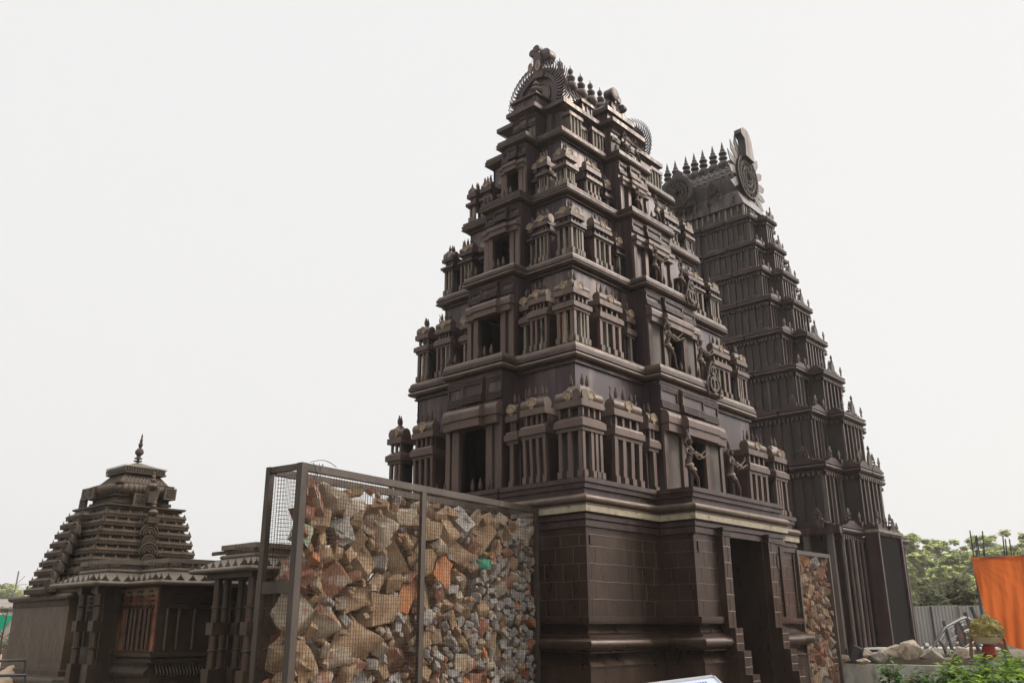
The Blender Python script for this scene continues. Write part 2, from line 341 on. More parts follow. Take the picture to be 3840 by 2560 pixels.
# --- plinth
plan0 = [p for p in plan(LV[0])]
FR = LV[0]['y'] - LV[0]['p']           # front of the bay
def opened(P, xl, xr):
    """outline cut open across the doorway in the front bay"""
    i = 2
    path = [(xr, P[3][1])] + P[3:] + P[:3] + [(xl, P[2][1])]
    return path
base = [(-.03, 0), (-.03, 1.0), (.0, 1.0), (.0, 1.015)] + [(-.02 - .14 * sin(pi / 2 * i / 5), 1.015 + .2 * (i / 5)) for i in range(6)] + \
       [(.02, 1.215), (.02, 1.23)] + roll(-.03, 1.235, 1.455, .15, 8) + [(-.02, 1.46), (-.02, 1.485), (-.08, 1.49)] + [(-.10 - .09 * sin(pi / 2 * i / 4), 1.50 + .16 * i / 4) for i in range(5)] + \
       [(-.05, 1.67), (-.03, 1.675), (-.03, 1.69), (-.06, 1.69), (-.06, 1.705), (-.03, 1.705), (-.03, 1.785), (-.1, 1.79), (-.1, 3.24)]
MB(L).sweep(opened(plan0, 3.20, 5.10), base, closed=False).build('plinth', 'plate', TW)
up = [(-.1, 3.24), (-.05, 3.245), (-.05, 3.34), (-.075, 3.345), (-.075, 3.365), (-.03, 3.37), (-.03, 3.44), (-.06, 3.445), (-.06, 3.47), (.0, 3.475), (.0, 3.485)]
MB(L).sweep(plan0, up).build('moulding', 'iron', TW)
MB(L).sweep(plan0, [(-.02, 3.487), (.015, 3.487), (.015, 3.60), (-.02, 3.60)]).build('pale_band', 'band', TW)
MB(L).sweep(plan0, [(-.04, 3.602), (.03, 3.604), (.03, 3.62)] + roll(-.05, 3.622, 3.79, .11, 8)).build('round_moulding', 'pipe', TW)
MB(L).sweep(plan0, [(-.09, 3.785), (-.09, 3.90), (-.04, 3.90), (-.04, 3.985), (.0, 3.99), (.0, 4.07), (-.5, 4.07)], cap_top=True).build('rim', 'iron', TW)
# doorway: reveals, interior coloured near-black as shade, pilasters, stepped parapets
b = MB(L); b.box(3.44, 3.50, FR + .09, .0, 0, 3.30); b.box(4.98, 5.04, FR + .09, .0, 0, 3.30); b.box(3.44, 5.04, FR + .09, .0, 3.30, 3.36)
b.box(3.2, 3.44, FR + .1, FR + .16, 0, 3.30); b.box(5.04, 5.12, FR + .1, FR + .16, 0, 3.30); b.build('doorway', 'plate', TW)
b = MB(L); b.box(3.42, 3.48, .001, 3.0, 0, 3.34); b.box(5.0, 5.06, .001, 3.0, 0, 3.34); b.box(3.42, 5.06, .001, 3.0, 3.30, 3.36); b.box(3.42, 5.06, 3.0, 3.06, 0, 3.36); b.build('doorway_passage', 'shade_black', TW)
MB(L).box(3.49, 4.99, -.4, 3.0, .02, .06).build('doorway_floor', 'shade_black', TW)
b = MB(L); b.box(3.95, 4.0, .3, .34, .3, 3.3); b.box(4.3, 4.33, .6, .64, .3, 3.3); each(b, 'door_leaf_edge', 'iron', TW, TW)
for xa in (3.16, 5.05):
    b = MB(L); b.box(xa, xa + .28, FR - .03, FR + .12, 1.59, 3.24); b.box(xa - .03, xa + .31, FR - .06, FR + .1, 3.24, 3.33); b.box(xa - .06, xa + .34, FR - .09, FR + .08, 3.335, 3.39)
    p = b.build('door_pilaster', 'plate', TW)
    w = MB(L)
    for k in range(1, 6):
        z = 1.59 + k * .29; w.tube([(xa, FR - .032, z), (xa + .14, FR - .034, z + .004), (xa + .28, FR - .032, z - .004)], .006, 5)
    for k in range(6):
        xx = xa + (.1 if k % 2 else .17); w.tube([(xx, FR - .034, 1.6 + k * .29), (xx + .006, FR - .034, 1.86 + k * .29)], .005, 5)
    w.build('weld_seam', 'weld', p)
    b = MB(L)
    for i, (zt, yf) in enumerate([(1.59, -.92), (1.20, -1.05), (.80, -1.18), (.41, -1.31)]): b.box(xa + .002 * i, xa + .28 - .002 * i, yf, FR + .1 if i == 0 else yf + .132, 0, zt)
    p = b.build('stepped_parapet', 'plate', TW)
    w = MB(L)
    for (zt, zb, yf) in ((1.59, 1.2, -.922), (1.2, .8, -1.052), (.8, .41, -1.182)):
        for z in (zb + .12, zb + .28): w.tube([(xa + .005, yf, z), (xa + .15, yf - .002, z + .004), (xa + .275, yf, z)], .006, 5)
        w.tube([(xa + .14, yf, zb), (xa + .145, yf, zt)], .005, 5)
    w.build('weld_seam', 'weld', p)
b = MB(L)
for k in range(2): b.box(3.45, 5.04, -1.6 + k * .24, FR + .1, k * .12, (k + 1) * .12)
b.build('door_step', 'plate', TW)
# weld seams of the plate walls
w = MB(L); rnd = random.Random(3)
def seam(T, u0, u1, z, r=.0055):
    n = max(2, int(abs(u1 - u0) / .12)); pts = [(u0 + (u1 - u0) * i / n, .101 + .003 * rnd.random(), z + rnd.uniform(-.006, .006)) for i in range(n + 1)]
    w.T = lambda p: L(T(p)); w.tube(pts, r, 5, False)
def vseam(T, u, z0, z1, r=.004):
    n = 7; pts = [(u + rnd.uniform(-.006, .006), .101 + .003 * rnd.random(), z0 + (z1 - z0) * i / n) for i in range(n + 1)]
    w.T = lambda p: L(T(p)); w.tube(pts, r, 5, False)
Tr = lambda p: (p[0], .2 - p[1], p[2]); Tl = lambda p: (.2 - p[1], p[0], p[2]); Tb = lambda p: (p[0], FR + .2 - p[1], p[2]); Ts = lambda p: (CX - 1.89 + .2 - p[1], -p[0], p[2])
rows = [1.79, 2.06, 2.35, 2.64, 2.92, 3.12, 3.24]
for (T, ua, ub) in ((Tr, .1, 2.36), (Tl, .1, 5.25), (Tb, 2.37, 3.2), (Tb, 5.12, 5.96), (Ts, 0, .67), (Tr, 5.96, 8.2)):
    w = MB(L)
    for i, z in enumerate(rows):
        if 0 < i < 6: seam(T, ua, ub, z)
        if i < 5:
            u = ua + (.26 if i % 2 else .12) + rnd.uniform(0, .05)
            while u < ub - .1: vseam(T, u, rows[i], rows[i + 1]); u += .37 + rnd.uniform(-.03, .05)
    u = ua + .2
    while u < ub - .1: w.T = lambda p: L(T(p)); w.tube([(u, .031, .3), (u, .031, .97)], .004, 5, False); u += .4
    w.build('weld_seam', 'weld', TW)
# thin corner laths and tabs
b = MB(L); b.box(.095, .16, .085, .099, 1.79, 3.2); b.box(2.30, 2.37, FR + .085, FR + .099, 1.79, 3.2); b.box(.2, .28, .08, .099, 2.96, 3.1); b.box(2.45, 2.52, FR + .08, FR + .099, 2.9, 3.1)
b.box(5.33, 5.96, FR + .085, FR + .1, 3.05, 3.2); b.box(5.75, 5.82, FR + .06, FR + .1, 1.8, 3.2); b.box(8.08, 8.15, .07, .1, 1.8, 3.2); b.box(5.6, 5.68, FR + .07, FR + .1, 2.75, 3.0)
each(b, 'corner_lath', 'plate', TW, TW)

# --- reusable fittings
def gear_shape(r=.115):
    o = [(r * cos(a), r * sin(a)) for a in [R(-12 + i * 204 / 22) for i in range(23)]]
    o += [(-.55 * r, -.34 * r)] + [(.33 * r * cos(a), -.62 * r + .33 * r * sin(a)) for a in [R(160 + i * 220 / 8) for i in range(9)]] + [(.55 * r, -.34 * r)]
    holes = [[(h[0] * r + .115 * r * cos(2 * pi * k / 8), h[1] * r + .13 * r * sin(2 * pi * k / 8)) for k in range(8)] for h in ((-.58, .18), (-.23, .52), (.23, .52), (.58, .18))]
    holes.append([(.17 * r * cos(2 * pi * k / 8), -.58 * r + .17 * r * sin(2 * pi * k / 8)) for k in range(8)])
    return o, holes
def add_gear(T, u, d, z, r, parent):
    o, h = gear_shape(r); b = MB(lambda p: T((p[0] + u, p[1], p[2] + z)))
    b.slabpoly(o, d, d + .022, h)
    k = [(r * 1.0 * cos(a), r * sin(a)) for a in [R(-8 + i * 196 / 22) for i in range(23)]]; k2 = [(p[0] * .84, p[1] * .84) for p in reversed(k)]
    b.slabpoly(k + k2, d + .022, d + .03)
    g = b.build('gear_plate', 'gear', parent, smooth=False)
    MB(lambda p: T((p[0] + u, p[1], p[2] + z))).slabpoly([(.8 * p[0], .8 * p[1]) for p in o], d - .012, d - .002).build('gear_back', 'shade_black', g, smooth=False)
BOLT = [(.014, 0), (.014, .03), (.032, .04), (.036, .06), (.036, .13), (.026, .135), (.022, .17), (.014, .175), (.014, .215), (.008, .22)]
def add_bolt(b, p, s=1.0, n=7):
    b.lathe(p, [(r * s, z * s) for r, z in BOLT], n)
def add_hook(b, u, d, z, s, sg):
    pts = [(u + sg * s * x, d, z + s * y) for x, y in ((0, 0), (.05, .03), (.075, .09), (.06, .15), (.05, .21), (.08, .24))]
    b.tube(pts, [.012 * s * q for q in (1.6, 1.5, 1.2, .9, .8, 1.1)], 5)
def pillar_list(T, us, d0, d1, z0, z1, wd, parent, ms, foot=True, tilt=0):
    wd0 = wd
    for u, m in zip(us, ms):
        b = MB(T); tl = tilt; wd = wd0 * (.6 if m == 'pale' else 1)
        b.hexa([(u - tl, d1 + .0, z0), (u + wd - tl, d1, z0), (u + wd - tl, d0, z0), (u - tl, d0, z0), (u, d1, z1), (u + wd, d1, z1), (u + wd, d0, z1), (u, d0, z1)])
        k = ('temple_tower', 'pillar'); COUNT[k] = COUNT.get(k, 0) + 1
        if foot: b.box(u - tl - .012, u + wd - tl + .012, d1 - .02, d1 + .035, z0 + .02, z0 + .14)
        if COUNT[k] <= 92: b.build('pillar', m, parent, smooth=False)
        else: REST.setdefault(k, (TW, []))[1].append((b, m))
def zfr(k):
    z0 = LV[k - 1]['z']; H = LV[k]['z'] - z0
    t = ((.31, .38, .472, .517), (.32, .395, .48, .532), (.33, .385, .455, .50), (.235, .305, .385, .45))[k - 1]
    s = H / 2.71 * (1, 1.05, 1.0, .95)[k - 1]
    return z0, z0 + H * t[0], z0 + H * t[1], z0 + H * t[2], z0 + H * t[3], z0 + H * (t[3] + .1), z0 + H * (t[3] + .15), s
def pavilion(T, k, u0, u1, d, dep, n, parent, cut=None, hooks=True, gear=True, nb=3):
    """shrine-like box on a ledge: u along the face, d outward distance of its front"""
    z0, za, zb, zc, zd, ze, zf, s = zfr(k); wd = max(.045, (u1 - u0) * .11) if n > 2 else (u1 - u0) * .3
    cw = .075 * s
    b = MB(T)
    b.box(u0, u1, d - dep, d + .0, za - .0, za + .07 * s); b.box(u0 - .03, u1 + .03, d - dep, d + .045, za + .07 * s + .001, zb)
    if s > .7: b.prof([(d - dep, zb), (d + .035, zb), (d + .035, zb + .02), (d + .01, zb + .055 * s), (d - .05, zb + .07 * s), (d - dep, zb + .07 * s)], u0 + .01, u1 - .01)
    b.box(u0 - .01, u1 + .01, d - dep, d + .03, zc, zd)
    P = b.build('pavilion', 'post' if k < 3 else 'iron', parent, smooth=True)
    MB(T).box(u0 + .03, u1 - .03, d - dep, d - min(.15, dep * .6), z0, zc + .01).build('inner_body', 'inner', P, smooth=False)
    b = MB(T); b.box(u0 + .005, u0 + .03, d - dep, d - .07, z0, zc); b.box(u1 - .03, u1 - .005, d - dep, d - .07, z0, zc); each(b, 'side_sheet', 'iron', P, TW)
    PT = T
    us = [u0 + .02 + (u1 - u0 - .04 - wd) * i / (n - 1) for i in range(n)] if n > 1 else [u0 + (u1 - u0) * .42]
    pale = (k >= 2)
    ms = ['pale' if (pale and i % 2 and i < n - 1) or (k == 3 and 0 < i < n - 1) else 'post' for i in range(n)]
    if n == 1 and pale: ms = ['pale']
    if k == 4 and n > 2: ms = ['pale', 'post', 'post', 'pale'][:n] if n == 4 else ms
    pillar_list(PT, us, d - .085, d - .005, z0 + .003, za - .002, wd, P, ms, True, .03 if (k == 1 and n > 2) else 0)
    b = MB(PT)
    for i in range(max(2, n)): 
        uu = u0 + .08 + (u1 - u0 - .16 - wd * .7) * i / (max(2, n) - 1); b.box(uu, uu + wd * .6, d - .068, d - .02, zb + (.02 if s <= .7 else .07 * s), zc - .002)
    each(b, 'upper_strut', 'post', P, TW)
    rp = .115 * s; cz = zd + rp * .75; cd = d - rp * .75
    b = MB(lambda p: PT(p)); b.tube([(u0 + .005, cd, cz), (u1 - .005, cd, cz)], rp, 18)
    b.box((u0 + u1) / 2 - .35 * (u1 - u0), (u0 + u1) / 2 + .35 * (u1 - u0), cd - .025, cd + .025, cz + rp * .9, cz + rp + .03)
    if k == 3: b.lathe((u0 + .0, cd, cz), [(rp * .3, -.03), (rp * 1.25, -.03), (rp * 1.25, .0), (rp * .3, 0)], 20, 0)
    b.build('barrel_roof', 'pipe', P)
    if gear: add_gear(PT, (u0 + u1) / 2 + .01, cd + rp - .015, cz + .01, .115 * s ** .5, P)
    zt = cz + rp + .02
    ub = [(u0 + u1) / 2 + (u1 - u0) * (.26 if nb > 1 else 0) * (i - (nb - 1) / 2) for i in range(nb)]
    for u in ub:
        b2 = MB(PT); add_bolt(b2, (u, cd, zt), 1.05 * s ** .6); each(b2, 'bolt_finial', 'rust', P, TW)
    if hooks:
        b = MB(PT); add_hook(b, u0 + .1, cd, zt - .03, 1.0 * s ** .5, -1 if n > 1 else -1); 
        if n > 1: add_hook(b, u1 - .1, cd, zt - .03, 1.0 * s ** .5, 1)
        each(b, 'hook', 'rust', P, TW)
    return P

def corner_pavilion(k, cx, cy, sx, sy, wx, wy, parent, faces=('r', 'l')):
    """(cx,cy) outer corner of the ledge, sx,sy direction inwards"""
    z0, za, zb, zc, zd, ze, zf, s = zfr(k); g = .10
    T = lambda p: L((cx + sx * p[0], cy + sy * p[1], p[2]))
    b = MB(T)
    b.box(g - .02, wx, g - .02, wy, za, za + .07 * s); b.box(g - .06, wx + .03, g - .06, wy + .03, za + .07 * s + .001, zb)
    if s > .7: b.hexa([(g - .05, g - .05, zb + .001), (wx + .02, g - .05, zb + .001), (wx + .02, wy + .02, zb + .001), (g - .05, wy + .02, zb + .001), (g + .04, g + .04, zb + .08 * s), (wx - .06, g + .04, zb + .08 * s), (wx - .06, wy - .06, zb + .08 * s), (g + .04, wy - .06, zb + .08 * s)])
    b.box(g - .04, wx + .01, g - .04, wy + .01, zc, zd)
    P = b.build('corner_pavilion', 'post' if k < 3 else 'iron', parent)
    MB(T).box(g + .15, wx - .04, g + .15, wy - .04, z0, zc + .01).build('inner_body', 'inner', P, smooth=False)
    for f in faces:
        PT = (lambda p: T((p[0], -p[1], p[2]))) if f == 'r' else (lambda p: T((-p[1], p[0], p[2])))
        wx_ = wx if f == 'r' else wy; wd = .075 if k < 3 else .06
        us = [g + .01, g + (wx_ - g) * .42, g + (wx_ - g) * .63, wx_ - wd - .02]
        if f == 'l': us = [g + .02, g + (wx_ - g) * .45, wx_ - wd - .03]
        ms = ['post'] + ['post' if k == 1 else 'pale'] * (len(us) - 2) + ['post']
        if k == 4: ms[0] = 'pale'; ms[-1] = 'pale'
        pillar_list(PT, us, -g - .06, -g, z0 + .003, za - .002, wd, P, ms, True)
        if k == 2 and f == 'l': MB(PT).box(g + .19, g + .32, -g - .055, -g - .04, z0 + .02, za - .02).build('rusty_panel', 'orange_rust', P)
        b = MB(PT)
        for i in range(4 if f == 'r' else 3):
            uu = g + .04 + (wx_ - g - .12) * i / (3 if f == 'r' else 2); b.box(uu, uu + .045, -g - .058, -g - .01, zb + .08 * s, zc)
        each(b, 'upper_strut', 'post', P, TW)
    rp = .11 * s; cz = zd + rp * .8; mx, my = g + rp * .9, g + rp * .9
    b = MB(T); b.tube([(g - .03, my, cz), (wx + .03, my, cz)], rp, 16); b.tube([(mx, g - .03, cz), (mx, wy + .03, cz)], rp * .995, 16)
    b.hexa([(g + .0, g + .0, cz + .03), (wx - .1, g + .0, cz + .03), (wx - .1, wy - .1, cz + .03), (g + .0, wy - .1, cz + .03), (g + .12, g + .12, cz + .22 * s), (wx - .22, g + .12, cz + .22 * s), (wx - .22, wy - .22, cz + .22 * s), (g + .12, wy - .22, cz + .22 * s)])
    b.build('barrel_roof', 'pipe', P)
    for f in faces:
        PT = (lambda p: T((p[0], -p[1], p[2]))) if f == 'r' else (lambda p: T((-p[1], p[0], p[2])))
        add_gear(PT, g + (wx - g) * .42 if f == 'r' else g + (wy - g) * .5, -(g - .005), cz + .005, .115 * s ** .5, P)
    for (a, c) in ((g + .2, g + .12), (wx - .26, g + .13), (g + .12, wy - .25)):
        b = MB(T); add_bolt(b, (a, c, cz + .2 * s), 1.05 * s ** .6); each(b, 'bolt_finial', 'rust', P, TW)

# --- storeys
def storey(k):
    a, l = LV[k - 1], LV[k]; z0, z1 = a['z'], l['z']; s = (z1 - z0) / 2.71; ins = .13
    x0, y0 = l['x'] + ins, l['y'] + ins; X1, Y1 = 2 * CX - x0, 2 * CY - y0; zt = z1 - .38 * s - .02
    bx, by = l['bx'] - .07, l['by'] - .07; yb = l['y'] - l['p'] + .1; xb = l['x'] - l['q'] + .1; th = .05
    b = MB(L)
    b.box(x0, CX - bx, y0, y0 + th, z0, zt); b.box(CX + bx, X1, y0, y0 + th, z0, zt)          # front wings
    b.box(x0, x0 + th, y0 + th, CY - by, z0, zt); b.box(x0, x0 + th, CY + by, Y1, z0, zt)     # left wings
    b.box(x0, X1, Y1 - th, Y1, z0, zt); b.box(X1 - th, X1, y0 + th, Y1 - th, z0, zt)
    # bay boxes with window openings
    zw = z0 + 1.46 * s * (1, 1.05, 1.05, 1.0)[k - 1]
    hw = .40 * bx / 1.19; hl = .37 * by / .76
    for side in (0, 1):
        T = (lambda p: L((CX + p[0], yb + p[1], p[2]))) if side == 0 else (lambda p: L((xb + p[1], CY + p[0], p[2])))
        H, w_ = (bx, hw) if side == 0 else (by, hl); D = (y0 - yb) if side == 0 else (x0 - xb)
        b.T = T
        b.box(-H, -H + th, 0, D + th, z0, zt); b.box(H - th, H, 0, D + th, z0, zt)
        b.box(-H + th, -w_, 0, th, z0, zw); b.box(w_, H - th, 0, th, z0, zw); b.box(-H + th, H - th, 0, th, zw, zt)
        b.box(-H + th, H - th, th, D + 1.0, zw + .1, zw + .14)
    b.T = L
    W_ = b.build('storey_wall', 'iron_wall', TW, smooth=False)
    # added box, the shade of the rooms put into its near-black colour
    b = MB(L); b.box(x0 + .9, X1 - .9, y0 + 1.0, Y1 - .9, z0, zt); b.build('inner_core', 'shade_black', TW, smooth=False)
    # cornice: sloping cove, round moulding, flat band, half-round top
    pr = [(-.12, z1 - .40 * s), (-.08, z1 - .40 * s), (-.08, z1 - .36 * s), (-.10, z1 - .355 * s), (-.10, z1 - .325 * s), (-.05, z1 - .32 * s)]
    MB(L).sweep(plan(l), pr).build('under_moulding', 'iron', TW)
    MB(L).sweep(plan(l), roll(-.06, z1 - .32 * s, z1 - .20 * s, .09, 6) + [(-.03, z1 - .195 * s)]).build('round_moulding', 'pipe', TW)
    MB(L).sweep(plan(l), [(-.06, z1 - .196 * s), (.02, z1 - .195 * s), (.02, z1 - .115 * s), (-.06, z1 - .112 * s)]).build('flat_band', 'iron', TW)
    if k < 3: pr = [(-.04, z1 - .112 * s)] + [(-.06 + .06 * cos(pi / 2 * i / 5), z1 - .11 * s + .11 * s * sin(pi / 2 * i / 5)) for i in range(6)] + [(-.4, z1)]
    else: pr = [(-.035, z1 - .112 * s), (-.035, z1 - .08 * s), (.0, z1 - .078 * s), (.0, z1 - .01), (-.02, z1), (-.4, z1)]
    MB(L).sweep(plan(l), pr, cap_top=True).build('ledge', 'pipe' if k < 3 else 'iron', TW)
    # pavilions on the ledge below
    XR = lambda u: u; TR = lambda p: L((p[0], a['y'] - p[1], p[2])); TL = lambda p: L((a['x'] - p[1], p[0], p[2]))
    bl = CX - l['bx']; wR = bl - a['x']; fw = (.72, .60, .54, .47)[k - 1]
    cw = a['x'] ; 
    corner_pavilion(k, a['x'], a['y'], 1, 1, fw, (.67, .55, .49, .42)[k - 1], TW)
    u0 = a['x'] + wR * (.37, .375, .39, .40)[k - 1]; u1 = a['x'] + wR * (.69, .68, .67, .66)[k - 1]
    pavilion(TR, k, u0, u1, -.10, a and (l['y'] + ins - a['y'] - .10), 4, TW)
    pavilion(TR, k, a['x'] + wR * .87, bl - .02, -.30, max(.1, l['y'] + ins - a['y'] - .30), 1, TW, nb=1)
    X2 = 2 * CX - a['x']; br = CX + l['bx']
    pavilion(TR, k, X2 - wR * .69, X2 - wR * .37, -.10, l['y'] + ins - a['y'] - .10, 4, TW)
    corner_pavilion(k, X2, a['y'], -1, 1, fw, .5, TW, faces=('r',))
    bL = CY - l['by']; wL = bL - a['y']; d_ = l['x'] + ins - a['x']
    f0, f1 = ((.46, .75), (.48, .77), (.50, .79), (.53, .80))[k - 1]
    pavilion(TL, k, a['y'] + wL * f0, a['y'] + wL * f1, -.10, d_ - .10, 4, TW)
    pavilion(TL, k, a['y'] + wL * (.85 if k < 3 else .90), bL - .01, -.24, d_ - .24, 1, TW, nb=1)
    Y2 = a.get('Y1', 2 * CY - a['y']); w2 = Y2 - (CY + l['by'])
    if k == 1:
        pavilion(TL, k, Y2 - w2 * .87, Y2 - w2 * .50, -.10, d_ - .10, 4, TW)
        corner_pavilion(k, a['x'], Y2, 1, -1, .5, .50, TW, faces=('l',))
    else:
        pavilion(TL, k, Y2 - w2 * .74, Y2 - w2 * .44, -.10, d_ - .10, 4, TW)
        pavilion(TL, k, Y2 - w2 * .98, Y2 - w2 * .84, -.24, d_ - .24, 1, TW, nb=1, hooks=False)
        corner_pavilion(k, a['x'], Y2, 1, -1, .5, min(.55, w2 * .3), TW, faces=('l',))
    # bay dressings
    for side in (0, 1):
        T = (lambda p: L((CX + p[0], yb - p[1], p[2]))) if side == 0 else (lambda p: L((xb - p[1], CY + p[0], p[2])))
        H, w_ = (bx, hw) if side == 0 else (by, hl); s1 = s
        b = MB(T)
        for sg in (-1, 1):
            for (e0, e1, dd) in ((w_, w_ + .13 * s + .03, .07), (H - .12, H, .05)):
                q = sorted((sg * e0, sg * e1)); b.box(q[0], q[1], .002, dd, z0 + .003, zw - .06)
        each(b, 'window_jamb', 'post', TW, TW)
        if k <= 2:
            b = MB(T)
            for sg in (-1, 1):
                q = sorted((sg * (w_ + .19), sg * (H - .15))); b.box(q[0], q[1], .0015, .018, z0 + .05, zw - .1)
            each(b, 'window_side_panel', 'grey_pale', TW, TW)
        # canopy in two steps
        def canopy(ha, dd, zz, nm):
            b = MB(T)
            b.box(-ha + .03, ha - .03, .001, dd - .03, zz - .17 * s, zz); b.box(-ha, ha, .001, dd, zz + .002, zz + .13 * s)
            if k < 3: b.prof([(.001, zz + .13 * s)] + [(.0 + dd * .95 * cos(pi / 2 * i / 6), zz + .132 * s + .15 * s * sin(pi / 2 * i / 6)) for i in range(7)], -ha + .02, ha - .02)
            else: b.hexa([(-ha + .02, .001, zz + .131 * s), (ha - .02, .001, zz + .131 * s), (ha - .02, dd * .9, zz + .131 * s), (-ha + .02, dd * .9, zz + .131 * s), (-ha + .06, .001, zz + .2 * s), (ha - .06, .001, zz + .2 * s), (ha - .06, dd * .4, zz + .2 * s), (-ha + .06, dd * .4, zz + .2 * s)])
            return b.build(nm, 'post', TW)
        canopy(H + .0, .16 * s + .03, zw - .0, 'window_hood'); canopy(H * .56, .30 * s + .03, zw - .03 * s, 'window_hood')
        # frieze of panels and ribs
        zf0 = zw + .34 * s; zf1 = z1 - .42 * s; b = MB(T)
        for (ua, ub, dd) in ((-H, -H * .42, .0), (-H * .38, H * .38, .07), (H * .42, H, .0)):
            if dd: b.box(ua, ub, .001, dd, zf0, zf1)
            for j in range(4): z = zf0 + .035 * s * j * 1.25; b.box(ua + .004, ub - .004, dd - .01 + .012, dd + .04 + .004 * (3 - j), z, z + .025 * s)
            for j in range(3): z = zf1 - .035 * s * (j + 1) * 1.2; b.box(ua + .004, ub - .004, dd + .002, dd + .035, z, z + .022 * s)
            for e in (ua + .01, ub - .05): b.box(e, e + .035, dd + .002, dd + .025, zf0 + .18 * s, zf1 - .12 * s)
        b.build('frieze_panel', 'iron', TW, smooth=False)
        # little bolts in front of the window
        lw = (l['bx'] * .62) if side == 0 else l['by'] * .5
        dl = (yb - (a['y'] - a['p'])) if side == 0 else (xb - (a['x'] - a['q']))
        if k >= 2 or side == 1:
            offs = [-.7, -.4, -.1] if side == 0 else [-.62, -.3, .02]
            for o in ([-.34, .02, .38, .95, 1.2] if side == 0 and k > 1 else [-.75, -.47, -.2, .8, 1.1, 1.38]):
                u = o * H if side else o * H
                b = MB(T); add_bolt(b, (u, max(.06, dl - .05), z0), 1.15 * s ** .5); each(b, 'bolt_finial', 'rust', TW, TW)
for k in (1, 2, 3, 4): storey(k)

